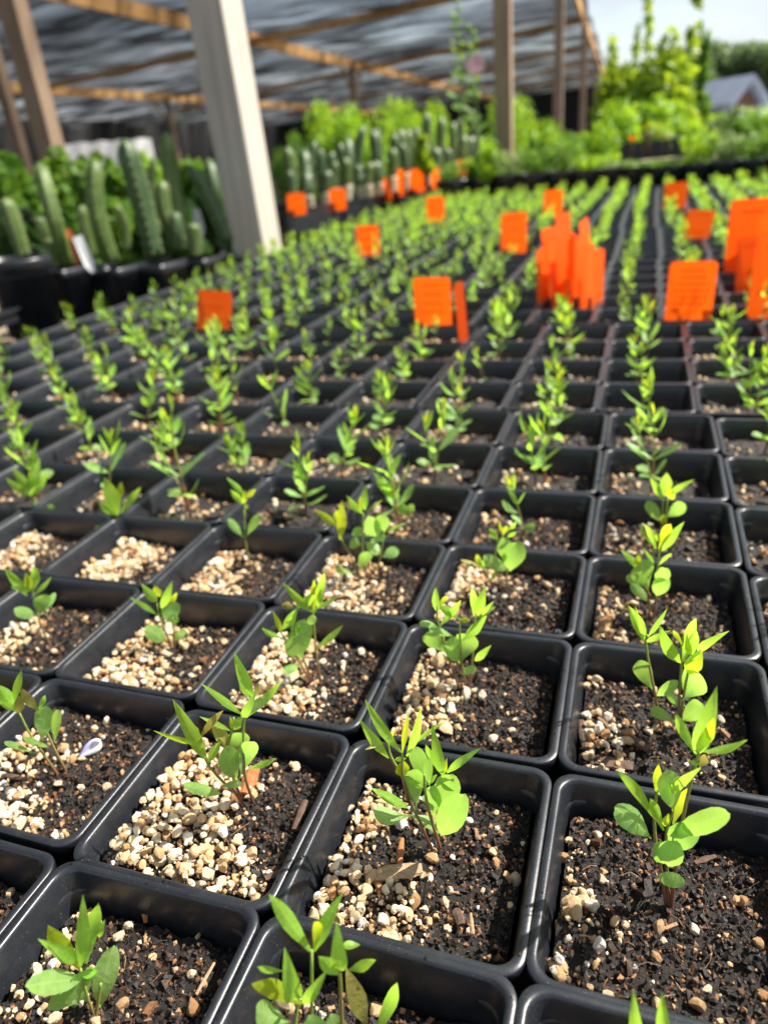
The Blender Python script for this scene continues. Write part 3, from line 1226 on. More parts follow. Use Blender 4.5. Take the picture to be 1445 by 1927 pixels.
# trays under the pots
blocks = {}
for dp, c, r, x, y, seen in cells:
    b = (c + 2) // 3
    t = -1 if r < 0 else 0 if r < 6 else 1 if r < 10 else 2 + (r - 10) // 6
    blocks.setdefault((b, t), []).append((x, y))
for (b, t), L in blocks.items():
    L = np.array(L)
    x0, y0 = L.min(0) - .475
    x1, y1 = L.max(0) + .475
    mb = MB()
    cx, cy = (x0 + x1) / 2, (y0 + y1) / 2
    hx, hy = (x1 - x0) / 2 * S, (y1 - y0) / 2 * S
    zb = -.925 * S
    for (ax, ay, bx_, by_) in ((0, -hy, hx, .0012), (0, hy, hx, .0012), (-hx, 0, .0012, hy - .002), (hx, 0, .0012, hy - .002)):
        mb.box((ax, ay, zb + .028), (bx_, by_, .026))
    mb.box((0, 0, zb + .0), (hx - .002, hy - .002, .001))
    o = mb.build('carrying_tray', PLASTIC, loc=(cx * S, cy * S, 0), smooth=False)
    side_w = {-4: 'far left edge of the bench', -3: 'left part of the bench', -2: 'left part beside the middle', -1: 'middle left', 0: 'middle', 1: 'right side', 2: 'far right side'}.get(b, 'far right edge')
    tag(o, 'shallow black tray under the pots, %s, %s' % (side_w, ['front', 'second', 'third', 'fourth', 'fifth', 'sixth', 'seventh', 'eighth', 'ninth'][t + 1] + ' tray back'), 'tray', 'shallow trays under the pots')

# ---- the near seedlings, measured stem by stem and leaf by leaf
PL = {}
# (column,row): (zoom origin, stems, leaves); zoom factor 2.89
PL[(-1, 0)] = ((500, 1250), [
    [(915, 1035), (850, 880), (810, 800), (745, 620), (680, 500), (662, 420)], [(968, 1088), (930, 930), (938, 780), (945, 690), (965, 580)],
    [(935, 960), (885, 790), (865, 680), (862, 600)], [(775, 735), (745, 610), (742, 480)]],
    [(735, 480, 540, 190, 60, 'l'), (668, 512, 510, 298, 60, 'l'), (742, 480, 775, 265, 35, 'y'), (765, 500, 842, 235, 52, 'l'), (790, 445, 978, 310, 24, 'l'),
     (640, 425, 540, 465, 22, 'd'), (742, 612, 745, 520, 85, 'y'), (700, 520, 765, 512, 30, 'l'), (772, 780, 570, 672, 60, 'l'), (785, 825, 585, 805, 88, 'o'),
     (760, 815, 965, 910, 58, 'o'), (820, 790, 800, 570, 112, 'o'), (872, 650, 808, 448, 90, 'o'), (890, 660, 882, 508, 50, 'o'), (855, 670, 752, 618, 38, 'l'),
     (948, 760, 848, 725, 45, 'o'), (962, 600, 902, 322, 66, 'l'), (955, 600, 868, 435, 38, 'l'), (970, 600, 985, 505, 32, 'y'), (985, 590, 1168, 455, 48, 'l'),
     (945, 640, 1022, 690, 55, 'l'), (945, 815, 1010, 598, 135, 'o'), (950, 930, 1080, 705, 140, 'o'), (905, 840, 905, 660, 80, 'o'), (870, 660, 930, 600, 30, 'l'),
     (665, 430, 700, 360, 30, 'y')])
PL[(-2, 0)] = ((0, 1250), [
    [(1335, 788), (1275, 695), (1215, 640), (1130, 540), (1088, 420), (1060, 350)], [(1300, 700), (1262, 590), (1240, 460), (1262, 360), (1272, 290)],
    [(1368, 722), (1332, 600), (1325, 430), (1330, 300), (1375, 185)]],
    [(1125, 525, 940, 190, 80, 'l'), (1082, 420, 835, 360, 30, 'y'), (1082, 400, 1040, 320, 40, 'y'), (1088, 400, 1215, 250, 45, 'd'), (1130, 535, 1200, 415, 50, 'l'),
     (1215, 705, 1000, 652, 56, 'o'), (1200, 662, 1320, 648, 38, 'o'), (1252, 362, 1085, 285, 32, 'l'), (1240, 440, 1148, 318, 78, 'd'), (1290, 630, 1220, 450, 105, 'o'),
     (1300, 632, 1378, 420, 90, 'o'), (1275, 540, 1310, 370, 115, 'o'), (1265, 350, 1250, 280, 30, 'y'), (1272, 355, 1320, 280, 55, 'l'), (1318, 290, 1395, 150, 52, 'l'),
     (1250, 462, 1388, 455, 34, 'd'), (1312, 272, 1095, 105, 45, 'l'), (1362, 180, 1300, 100, 45, 'l'), (1378, 180, 1275, -66, 70, 'l'), (1340, 290, 1530, 95, 52, 'l'),
     (1350, 568, 1500, 512, 40, 'l'), (1390, 170, 1405, 100, 30, 'd'), (1300, 300, 1440, 180, 50, 'o')])
PL[(0, 0)] = ((945, 1250), [
    [(890, 1310), (868, 1150), (835, 980), (825, 850), (838, 690), (850, 610)], [(905, 1300), (892, 1100), (890, 950), (905, 860), (940, 780)],
    [(920, 1290), (942, 1100), (985, 820), (1030, 620), (1062, 500), (1080, 430)]],
    [(805, 950, 610, 780, 120, 'o'), (825, 840, 620, 580, 62, 'l'), (832, 690, 848, 545, 55, 'y'), (848, 705, 1078, 560, 62, 'l'), (925, 800, 885, 575, 115, 'o'),
     (875, 905, 800, 730, 52, 'l'), (905, 925, 1232, 810, 105, 'o'), (900, 960, 1062, 905, 130, 'o'), (895, 1090, 940, 960, 125, 'o'), (925, 870, 1012, 670, 60, 'y'),
     (840, 1152, 990, 1190, 72, 'o'), (1050, 490, 1165, 118, 105, 'l'), (1088, 475, 1330, 412, 48, 'l'), (1052, 490, 940, 268, 62, 'l'), (1085, 450, 1150, 285, 65, 'y'),
     (1075, 545, 1010, 528, 34, 'l'), (1070, 560, 1100, 490, 50, 'd'), (880, 880, 905, 810, 40, 'y'), (860, 1090, 855, 960, 80, 'o')])
PL[(0, 1)] = ((945, 900), [
    [(868, 1396), (830, 1180), (800, 1030), (780, 900), (785, 850)], [(948, 1480), (958, 1240), (970, 1040), (972, 900), (985, 840)],
    [(960, 1400), (985, 1180), (1010, 1050), (1030, 950)]],
    [(780, 900, 680, 690, 70, 'l'), (776, 872, 722, 690, 24, 'l'), (790, 862, 895, 708, 32, 'l'), (782, 890, 918, 825, 36, 'l'), (832, 1175, 732, 995, 92, 'o'),
     (835, 1182, 950, 1098, 55, 'o'), (965, 1005, 852, 798, 75, 'l'), (975, 905, 925, 825, 30, 'y'), (985, 915, 1050, 762, 55, 'l'), (1025, 960, 1002, 845, 38, 'y'),
     (1030, 960, 1052, 822, 58, 'l'), (1058, 945, 1232, 830, 46, 'l'), (990, 1020, 1080, 930, 30, 'l'), (1008, 1062, 1085, 940, 100, 'y'), (975, 1210, 1060, 1055, 140, 'o'),
     (1002, 1242, 893, 1168, 45, 'o'), (940, 1325, 808, 1252, 62, 'o'), (968, 1325, 1085, 1225, 92, 'o'), (985, 1000, 1005, 900, 50, 'l')])
PL[(-1, 1)] = ((500, 900), [
    [(1058, 1158), (1000, 1000), (960, 860), (935, 780), (930, 690)], [(1088, 1142), (1065, 1000), (1055, 850), (1052, 765)],
    [(1110, 1130), (1125, 960), (1128, 840), (1140, 745)]],
    [(935, 735, 925, 590, 46, 'l'), (945, 695, 985, 638, 30, 'y'), (950, 800, 1062, 662, 46, 'l'), (930, 797, 835, 788, 36, 'o'), (1050, 762, 942, 688, 52, 'l'),
     (1025, 862, 885, 815, 42, 'o'), (968, 950, 888, 830, 112, 'o'), (1055, 1010, 1000, 868, 95, 'o'), (1065, 1000, 1100, 845, 125, 'o'), (962, 985, 1055, 962, 48, 'o'),
     (1045, 1060, 1145, 1032, 42, 'o'), (1130, 750, 1120, 592, 46, 'l'), (1150, 745, 1192, 582, 60, 'l'), (1068, 882, 1200, 748, 60, 'l'), (1140, 760, 1250, 700, 50, 'l'),
     (1055, 770, 1110, 775, 36, 'y'), (1175, 745, 1240, 668, 26, 'l'), (1138, 992, 1225, 908, 46, 'l')])
PL[(-2, 1)] = ((500, 900), [
    [(252, 1112), (205, 980), (165, 860), (158, 750)], [(302, 1115), (275, 950), (260, 765), (265, 690)], [(240, 1100), (180, 990), (110, 880), (75, 825)]],
    [(90, 870, -20, 815, 36, 'l'), (82, 832, 40, 722, 34, 'y'), (85, 825, 172, 712, 56, 'l'), (150, 705, 88, 688, 50, 'd'), (160, 708, 270, 638, 58, 'l'),
     (245, 725, 92, 568, 50, 'l'), (255, 740, 260, 548, 46, 'y'), (268, 730, 320, 514, 46, 'l'), (270, 712, 398, 638, 28, 'l'), (285, 700, 300, 598, 42, 'l'),
     (215, 790, 276, 758, 48, 'o'), (120, 880, 215, 762, 45, 'l'), (185, 985, 165, 850, 125, 'o'), (235, 930, 180, 775, 115, 'o'), (280, 920, 420, 798, 42, 'l'),
     (185, 1015, 95, 1048, 48, 'o')])
PL[(-3, 1)] = ((0, 900), [
    [(938, 922), (895, 820), (865, 740), (855, 680)], [(952, 900), (945, 800), (940, 760)]],
    [(855, 742, 708, 648, 32, 'l'), (855, 670, 768, 572, 56, 'l'), (870, 645, 845, 582, 46, 'y'), (878, 705, 938, 555, 52, 'l'), (905, 692, 965, 622, 35, 'y'),
     (940, 805, 925, 672, 100, 'o'), (900, 782, 972, 758, 55, 'o'), (905, 890, 788, 815, 78, 'o'), (935, 892, 1015, 828, 42, 'o')])
PL[(-4, 1)] = ((0, 900), [[(278, 922), (215, 770), (185, 650), (180, 590)]],
    [(150, 640, 28, 490, 56, 'l'), (180, 605, 62, 590, 36, 'l'), (165, 600, 140, 512, 50, 'y'), (185, 602, 190, 475, 56, 'l'), (190, 632, 282, 535, 30, 'l'),
     (215, 748, 245, 632, 78, 'o'), (225, 742, 302, 622, 36, 'o'), (195, 750, 78, 715, 62, 'o')])
PL[(-3, 2)] = ((0, 900), [[(1372, 522), (1335, 340), (1330, 170)]],
    [(1328, 98, 1232, -5, 36, 'l'), (1322, 145, 1252, 62, 42, 'l'), (1335, 105, 1392, 60, 36, 'y'), (1330, 160, 1352, 148, 30, 'y'), (1322, 322, 1242, 222, 42, 'o'),
     (1345, 312, 1412, 196, 46, 'o'), (1330, 140, 1335, 60, 30, 'y')])
PL[(-4, 2)] = ((0, 900), [[(692, 338), (650, 230), (635, 150), (622, 80)]],
    [(635, 205, 568, -5, 90, 'l'), (650, 112, 660, 18, 42, 'y'), (655, 192, 768, 48, 45, 'l'), (632, 200, 540, 125, 50, 'l'), (680, 337, 522, 268, 56, 'o'),
     (690, 322, 742, 218, 42, 'o'), (700, 322, 768, 242, 30, 'l')])
PL[(-5, 2)] = ((0, 900), [[(212, 262), (182, 130), (168, 60)]],
    [(170, 100, 35, 0, 50, 'l'), (165, 90, 215, -115, 60, 'l'), (182, 100, 262, -35, 46, 'l'), (200, 252, 190, 130, 80, 'o'), (212, 242, 292, 148, 50, 'o'),
     (195, 252, 112, 212, 52, 'o'), (170, 62, 68, -62, 50, 'l'), (170, 60, 160, -40, 40, 'y')])
PL[(-2, 2)] = ((500, 900), [
    [(518, 572), (470, 440), (415, 335), (400, 270)], [(568, 562), (530, 430), (528, 310), (530, 190)], [(602, 592), (620, 440), (638, 330), (640, 270)]],
    [(388, 262, 265, 168, 46, 'y'), (388, 240, 385, 172, 36, 'y'), (405, 335, 412, 122, 60, 'y'), (485, 172, 408, 128, 30, 'd'), (525, 192, 438, 92, 42, 'l'),
     (522, 172, 520, 92, 46, 'y'), (538, 172, 540, 38, 42, 'l'), (545, 182, 632, 118, 14, 'l'), (528, 315, 478, 278, 60, 'o'), (540, 315, 605, 228, 105, 'o'),
     (525, 362, 458, 350, 60, 'o'), (535, 345, 618, 412, 60, 'o'), (645, 292, 628, 195, 70, 'o'), (658, 292, 765, 242, 20, 'l'), (565, 345, 652, 318, 36, 'o'),
     (632, 428, 722, 388, 62, 'o'), (512, 512, 560, 398, 62, 'o'), (495, 522, 378, 488, 34, 'o')])
PL[(-1, 2)] = ((500, 900), [
    [(1288, 632), (1250, 480), (1252, 380), (1285, 310)], [(1310, 642), (1310, 500), (1300, 400), (1288, 300)], [(1222, 562), (1182, 490), (1155, 435)]],
    [(1262, 335, 1212, 272, 42, 'l'), (1285, 302, 1262, 225, 22, 'y'), (1290, 302, 1312, 258, 36, 'y'), (1312, 285, 1362, 238, 26, 'l'), (1310, 322, 1362, 293, 26, 'l'),
     (1325, 502, 1368, 345, 115, 'o'), (1332, 508, 1182, 428, 72, 'o'), (1295, 445, 1300, 325, 82, 'o'), (1162, 482, 1058, 443, 34, 'd'), (1160, 480, 1148, 412, 36, 'y'),
     (1170, 490, 1198, 438, 34, 'l'), (1222, 556, 1262, 498, 30, 'l')])
PL[(0, 2)] = ((945, 900), [
    [(802, 762), (790, 600), (812, 440), (835, 380)], [(825, 782), (838, 560), (850, 410), (862, 350)], [(790, 620), (745, 540), (735, 490)]],
    [(735, 502, 640, 388, 40, 'l'), (735, 492, 738, 402, 42, 'y'), (775, 562, 672, 542, 52, 'o'), (815, 682, 695, 572, 52, 'o'), (790, 605, 755, 448, 110, 'o'),
     (830, 642, 892, 535, 82, 'o'), (830, 562, 895, 490, 72, 'o'), (820, 462, 758, 372, 22, 'l'), (850, 472, 922, 408, 22, 'l'), (832, 392, 772, 248, 42, 'l'),
     (850, 392, 912, 248, 60, 'y'), (868, 395, 988, 236, 56, 'l'), (860, 345, 832, 298, 40, 'l'), (740, 250, 830, 380, 24, 'l')])
PL[(0, 3)] = ((945, 900), [[(862, 300), (868, 200), (872, 110)], [(885, 300), (890, 200), (898, 110)]],
    [(865, 112, 800, -12, 40, 'l'), (880, 96, 890, -32, 70, 'l'), (918, 82, 1042, 8, 36, 'l'), (898, 102, 942, 58, 70, 'y'), (862, 242, 782, 128, 60, 'o'),
     (888, 218, 990, 138, 70, 'o'), (872, 250, 880, 195, 40, 'y')])
PL[(-2, -1)] = ((0, 1477), [[(535, 1290), (480, 1160), (440, 1000)], [(520, 1280), (540, 1150), (550, 1080)]],
    [(440, 1002, 262, 765, 100, 'y'), (425, 962, 208, 838, 80, 'l'), (440, 985, 452, 598, 76, 'l'), (468, 975, 535, 645, 90, 'l'), (540, 830, 572, 732, 44, 'l'),
     (440, 1030, 535, 1010, 62, 'l'), (545, 1212, 618, 875, 120, 'o'), (460, 1062, 142, 1098, 105, 'o'), (470, 1180, 390, 1060, 190, 'o'), (430, 1195, 285, 1140, 130, 'o')])
PL[(-1, -1)] = ((500, 1477), [[(245, 1560), (250, 1250), (250, 900)], [(425, 1560), (410, 1200), (405, 1060), (392, 950)], [(180, 1560), (160, 1350), (180, 1180)]],
    [(245, 905, 18, 595, 90, 'l'), (262, 905, 418, 588, 90, 'l'), (262, 905, 282, 742, 60, 'y'), (402, 1005, 385, 735, 92, 'l'), (415, 872, 515, 870, 50, 'l'),
     (410, 1035, 288, 935, 80, 'l'), (455, 1005, 598, 952, 62, 'l'), (155, 1165, 102, 882, 112, 'l'), (200, 1192, -75, 1085, 100, 'y'), (92, 1012, -45, 990, 40, 'l'),
     (545, 1300, 435, 990, 112, 'd'), (590, 1380, 712, 1075, 82, 'l'), (200, 1185, 332, 1008, 70, 'l'), (170, 1320, -50, 1215, 110, 'o'), (300, 1400, 230, 1260, 140, 'o'),
     (430, 1400, 350, 1250, 110, 'o')])
PL[(0, -1)] = ((945, 1477), [[(800, 1650), (790, 1500), (760, 1400)], [(820, 1650), (860, 1500), (880, 1420)]],
    [(765, 1440, 708, 1110, 92, 'l'), (885, 1450, 868, 1125, 82, 'l'), (830, 1560, 980, 1400, 90, 'l'), (780, 1560, 640, 1450, 110, 'o')])
PL[(-3, 0)] = ((0, 1250), [[(322, 608), (225, 470), (160, 370), (105, 260)], [(378, 610), (300, 465), (240, 330), (212, 250)]],
    [(100, 262, -20, 110, 80, 'l'), (95, 250, -10, 205, 40, 'l'), (80, 200, 118, 28, 46, 'l'), (105, 265, 105, 170, 60, 'd'), (212, 252, 112, 125, 56, 'd'),
     (212, 240, 248, 168, 34, 'l'), (232, 420, 245, 228, 100, 'o'), (300, 430, 318, 245, 46, 'o'), (208, 490, 25, 425, 30, 'o'), (290, 455, 130, 400, 34, 'o')])

SEEDLAB = {
    (-1, 0): 'many leaved seedling with three stems and broad round leaves above a tan wood chip',
    (-2, 0): 'leggy seedling with brown tipped leaves over thick pale pumice, front middle',
    (0, 0): 'tall leaning seedling with one large scarred leaf, second row back on the right',
    (0, 1): 'three stemmed seedling directly behind the tall scarred one, bright yellow leaf on top',
    (-1, 1): 'three upright seedlings clumped in one pot, behind the pot with the wood chip',
    (-2, 1): 'bushy seedling with a curled brown leaf tip, pale pumice at its left',
    (-3, 1): 'small seedling with two wide low leaves among pebbles, third row back',
    (-4, 1): 'single seedling at left edge with a pair of flat low leaves, third row back',
    (-3, 2): 'thin single seedling with bare red stem beside a tan twig',
    (-4, 2): 'sunny seedling with one broad pointed leaf, left of the thin bare stemmed one',
    (-5, 2): 'spreading seedling cut near the left edge, fourth row back',
    (-2, 2): 'wide clump of stems with round leaves and a curled yellow shoot',
    (-1, 2): 'seedling with a hole in its large round leaf',
    (0, 2): 'dense seedling of stacked round leaves, fourth row back on the right',
    (0, 3): 'seedling with two bare stems above round leaves, fifth row back on the right',
    (-2, -1): 'blurred seedling of broad bright leaves in the front row, bottom left corner',
    (-1, -1): 'large blurred seedling cut by the bottom edge, front row middle',
    (0, -1): 'two leaf tips of a seedling poking up at the bottom edge on the right',
    (-3, 0): 'slender two stemmed seedling with a pinkish leaf, beside the violet petal'}

hdir = RX[2].copy()
for key, (org, stems, leaves) in PL.items():
    c, r = key
    lv = soilz.get(key, .22) - .015
    f0 = stems[0][0]
    # foot of the plant: where the first stem meets the soil
    foot = on_z(org[0] + f0[0] / 2.89, org[1] + f0[1] / 2.89, -lv * S)
    vh = foot - CAM
    vh[2] = 0
    vh /= np.linalg.norm(vh)
    acr = np.array([vh[1], -vh[0], 0])

    def up(px, py, off=0.0):
        v = ray(org[0] + px / 2.89, org[1] + py / 2.89)
        q = foot + vh * off * S
        tt = ((q - CAM) @ vh) / (v @ vh)
        return CAM + v * tt
    g = np.random.default_rng(77 + c * 5 + r * 19)
    root = empty('seedling', tuple(foot))
    tag(root, SEEDLAB[key], 'seedling', 'young seedlings in the near pots')
    sc_near = pxm(foot) / 2.0

    soff = {}
    for i, P in enumerate(stems):
        o_ = g.uniform(-.05, .05) if i else 0
        pts = []
        for j, q in enumerate(P):
            p = up(q[0], q[1], o_ * (j / (len(P) - 1)) * 2)
            pts.append(p)
        if P[0][1] > max(q[1] for q in stems[0]) - 260:        # let the stem enter the soil
            d_ = pts[0] - pts[1]
            d_ /= np.linalg.norm(d_)
            pts.insert(0, pts[0] + d_ * .06 * S)
        soff[i] = o_
        P2 = smooth_line(np.array(pts), 4) - foot
        mb = MB()
        rr = .0088 * S
        mb.tube(P2, np.linspace(rr, rr * .55, len(P2)), 7)
        t_off = .0
        mb.build('stem', STEM, root)
    ymin = min(q[1] for P in stems for q in P)
    for L in leaves:
        bx_, by_, tx_, ty_, w_, kd = L
        ln = math.hypot(tx_ - bx_, ty_ - by_) / 2.89 / pxm(foot) / S
        ob = g.uniform(-.03, .03)
        ot = ob + g.uniform(-.75, .10) * min(ln, .35)
        if abs(tx_ - bx_) < .35 * abs(ty_ - by_):
            ot = ob + g.uniform(-.60, .08) * ln
        b_ = up(bx_, by_, ob)
        t_ = up(tx_, ty_, ot)
        W = w_ / 2.89 / pxm(b_)
        # across direction: seen face on, with some turn
        view = b_ - CAM
        view /= np.linalg.norm(view)
        dl = t_ - b_
        sd_ = np.cross(dl, view)
        sd_ /= np.linalg.norm(sd_) + 1e-9
        turn = g.uniform(-.5, .5)
        sd_ = sd_ * math.cos(turn) + view * math.sin(turn)
        mb = MB()
        leaf(mb, b_ - foot, t_ - foot, W * (1.02 if kd == 'o' else .90) / math.cos(turn), sd_, 'o' if kd == 'o' else 'l', g.uniform(-.16, .16), g.uniform(-.35, .4) if kd != 'o' else g.uniform(-.05, .22), 0, 2)
        mb.build('leaf', LEAFM[kd], root)

# ---- the other seedlings
protoA = []
for i in range(22):
    ns = [1, 2, 2, 1, 3, 2, 2, 3, 2, 2, 3, 2, 1, 3][i % 14]
    hg = [.6, .65, .7, .5, .72, .76, .6, .72, .7, .55, .65, .8, .6, .7][i * 3 % 14]
    root = empty('seedling', (0, 0, 0))
    ST, LV = auto_plant(900 + i, ns, hg, 1)
    make_seedling_parts(root, ST, LV, 1)
    protoA.append((root, ns))
protoB = [seedling_mesh(930 + i, [2, 3, 2, 1, 3, 2, 3, 2][i], [.7, .72, .75, .66, .7, .8, .72, .7][i]).mesh('seedling', [STEM, ROUND, LANCE, YOUNG]) for i in range(8)]
used = set()
NS = {1: 'single stemmed', 2: 'two stemmed', 3: 'three stemmed'}
for (c, r), po in pots.items():
    if (c, r) in PL:
        continue
    g = np.random.default_rng(4000 + c * 53 + r * 17)
    x, y, _ = cell(c, r)
    lv = soilz[(c, r)]
    if g.random() < .045 and r > 6:
        continue
    loc = ((x + g.normal(-.03, .05)) * S, (y + g.normal(.05, .05)) * S, (-lv + .01) * S)
    rz, sc_ = g.uniform(0, 6.28), min(max(g.normal(1.14 if r < 6 else .97, .16), .68), 1.4)
    pw = place_words(c, r)
    if r < 10:
        i = int(g.integers(len(protoA)))
        src, ns = protoA[i]
        root = src.copy()
        COL.objects.link(root)
        for ch in src.children:
            o = ch.copy()
            COL.objects.link(o)
            o.parent = root
        root.location = loc
        root.rotation_euler = (g.normal(0, .10), g.normal(0, .10), rz)
        root.scale = (sc_,) * 3
        used.add(i)
        if pw:
            tag(root, '%s green seedling in the pot %s, %s' % (NS[ns], pw[0], pw[1]), 'seedling', 'young seedlings in the middle rows')
        else:
            tag(root, 'green seedling just past the edge of the picture', 'seedling', 'seedlings out of frame')
    else:
        root = inst('seedling', protoB[int(g.integers(8))], None, loc, rz, sc_ * .86)
        if pw and r < 19:
            tag(root, 'small blurred seedling in the pot %s, %s' % pw, 'seedling', 'young seedlings in the far rows')
        else:
            tag(root, 'small blurred seedling in the dense far rows of pots', 'seedling', 'young seedlings in the farthest rows')
for i, (src, ns) in enumerate(protoA):
    for ch in list(src.children):
        bpy.data.objects.remove(ch)
    bpy.data.objects.remove(src)
mb = MB()
lib = [seedling_mesh(970 + i, 2 + i % 2, .6) for i in range(6)]
for (c, r, x, y) in far_pos:
    g = np.random.default_rng(7000 + c * 53 + r * 17)
    q = lib[int(g.integers(6))]
    a = g.uniform(0, 6.28)
    M_ = np.array([[math.cos(a), -math.sin(a), 0], [math.sin(a), math.cos(a), 0], [0, 0, 1]]) * g.uniform(.9, 1.25)
    v = np.vstack(q.v) @ M_.T + ((x + g.normal(0, .05)) * S, (y + g.normal(0, .05)) * S, -.21 * S)
    n0 = mb.n
    mb.v.append(v)
    mb.t.append(np.concatenate(q.t))
    mb.f.extend([tuple(i_ + n0 for i_ in f_) for f_ in q.f])
    mb.m.extend(q.m)
    mb.n += len(v)
if mb.n:
    tag(mb.build('far_seedlings', [STEM, ROUND, LANCE, YOUNG]), 'mass of tiny blurred seedlings at the far end of the bench', 'seedlings', kind='stuff')


# ------------------------------------------------------------------ small things in the near pots
def wood_piece(px, py, ex, ey, w, mat, parent_key, h=.5, seed=0, z=None, name='wood_chip'):
    lv = soilz[parent_key]
    z0 = (-lv + .042) if z is None else z
    a, b = on_z(px, py, z0 * S), on_z(ex, ey, z0 * S)
    g = np.random.default_rng(seed)
    mid = (a + b) / 2
    W = w / pxm(mid) / 2
    d = b - a
    L = np.linalg.norm(d)
    d /= L
    s_ = np.cross((0, 0, 1), d)
    rings = []
    for u in np.linspace(0, 1, 6):
        k_ = (.55 + .45 * math.sin(math.pi * min(max(u, .12), .88))) * g.uniform(.85, 1.1)
        ctr = a + d * L * u + (0, 0, W * h)
        ang = np.arange(8) * math.pi / 4 + .3
        rings.append(np.array([ctr + s_ * math.cos(t_) * W * k_ * g.uniform(.85, 1.1) + np.array([0, 0, 1]) * math.sin(t_) * W * h * k_ * g.uniform(.8, 1.1) for t_ in ang]))
    mb = MB()
    par = pots[parent_key]
    pl = np.array(par.location)
    loft(mb, [q - pl for q in rings])
    o = mb.build(name, mat, par, smooth=False)
    return o


TAN = simple('tan_chip', [(.3, (.26, .165, .09)), (.7, (.42, .29, .17))], 300, .8, (.5, .001), stretch=(1, 3, 3))
RED = simple('rust_chip', [(.3, (.22, .07, .02)), (.7, (.42, .16, .05))], 300, .8, (.5, .001))
BRN = simple('brown_chip', [(.3, (.05, .028, .018)), (.7, (.13, .075, .05))], 300, .8, (.5, .001))
wood_piece(688, 1654, 795, 1640, 34, TAN, (-1, 0), .45, 1)['label'] = 'tan splinter of wood'
wood_piece(752, 1630, 757, 1580, 13, RED, (-1, 0), .6, 2)
wood_piece(858, 1515 + 200, 868, 1745, 22, BRN, (-1, 0), .6, 3)
wood_piece(885, 1720, 890, 1760, 7, TAN, (-1, 0), .6, 4)
wood_piece(565 - 10, 1565, 575, 1510, 16, BRN, (-2, 0), .6, 5)
wood_piece(462, 1500, 480, 1450, 30, RED, (-2, 0), .5, 6)
wood_piece(500, 1655, 535, 1640, 16, BRN, (-2, 0), .4, 7)
wood_piece(410, 1112, 457, 1088, 11, TAN, (-3, 2), .7, 8)
wood_piece(-30, 1560, 35, 1575, 20, RED, (-3, 0), .5, 9)
wood_piece(-30, 1455, 60, 1472, 11, BRN, (-3, 0), .7, 10)
wood_piece(0, 1540, 50, 1555, 18, BRN, (-3, 0), .6, 11)
wood_piece(1092, 1360, 1102, 1412, 20, BRN, (0, 1), .6, 12)
wood_piece(1170, 1385, 1220, 1415, 22, BRN, (0, 1), .6, 13)
wood_piece(1110, 1430, 1190, 1445, 30, BRN, (0, 1), .3, 14)
wood_piece(1065, 1768, 1120, 1770, 16, TAN, (0, 0), .4, 15)
wood_piece(1047, 1735, 1050, 1790, 9, RED, (0, 0), .7, 16)
wood_piece(1255 + 50, 1625, 1345, 1612, 13, BRN, (0, 0), .5, 17)
wood_piece(275, 1700, 277, 1738, 12, RED, (-2, -1), .6, 18)
wood_piece(370, 1875, 405, 1815, 8, TAN, (-2, -1), .6, 19)
wood_piece(1180, 960 - 110, 1190, 890, 10, RED, (0, 4), .6, 20) if (0, 4) in pots and (0, 4) in soilz else None

# large pebbles that stand out
def big_pebble(px, py, dpx, key, seed, flat=.7):
    if key not in pots:
        return
    lv = soilz[key]
    p = on_z(px, py, (-lv + .03) * S)
    r = dpx / 2 / pxm(p)
    par = pots[key]
    o = inst('pebble', PEBM[seed % len(PEBM)], par, tuple(p - np.array(par.location)), sc=(r, r * .92, r * flat), rot=(.1 * seed, .2, seed * 1.3))
    return o


for i, q in enumerate([(410, 1545, 40, (-2, 0)), (372, 1640, 46, (-2, 0)), (373, 1562, 24, (-2, 0)), (392, 1587, 30, (-2, 0)), (300, 1620, 26, (-2, 0)), (345, 1470, 30, (-2, 0)),
                       (655, 1520, 28, (-1, 0)), (640, 1540, 20, (-1, 0)), (850, 1730, 34, (-1, 0)), (838, 1700, 22, (-1, 0)), (815, 1615, 28, (-1, 0)), (795, 1648, 24, (-1, 0)),
                       (627, 1618, 24, (-1, 0)), (697, 1535, 22, (-1, 0)), (1137, 1550, 34, (0, 0)), (1070, 1580, 26, (0, 0)), (1062, 1615, 30, (0, 0)), (1090, 1605, 22, (0, 0)),
                       (1035, 1815, 28, (0, 0)), (1060, 1835, 30, (0, 0)), (1180, 1860, 26, (0, 0)), (1115, 1600, 20, (0, 0)), (835, 1320, 36, (-1, 1)), (878, 1305, 34, (-1, 1)),
                       (750, 1350, 32, (-1, 1)), (825, 1345, 26, (-1, 1)), (1100, 1345, 34, (0, 1)), (1102, 1290, 28, (0, 1)), (1150, 1368, 20, (0, 1)), (1230, 1405, 26, (0, 1)),
                       (572, 1320, 26, (-2, 1)), (490, 1250, 24, (-2, 1)), (310, 1230, 26, (-3, 1)), (230, 1232, 22, (-3, 1)), (365, 1270, 20, (-3, 1)), (422, 1208, 18, (-3, 1)),
                       (110, 1475, 22, (-3, 0)), (35, 1483, 18, (-3, 0)), (65, 1515, 24, (-3, 0)), (28, 1450, 22, (-3, 0)), (30, 1187, 16, (-4, 1)), (355, 1090, 34, (-3, 2)),
                       (410, 1060, 36, (-3, 2)), (1135, 1120, 26, (0, 2)), (1160, 1133, 20, (0, 2)), (1130, 1180, 22, (0, 2)), (335, 1826, 22, (-2, -1)), (375, 1762, 16, (-2, -1)),
                       (230, 1790, 18, (-2, -1))]):
    big_pebble(*q, seed=i)

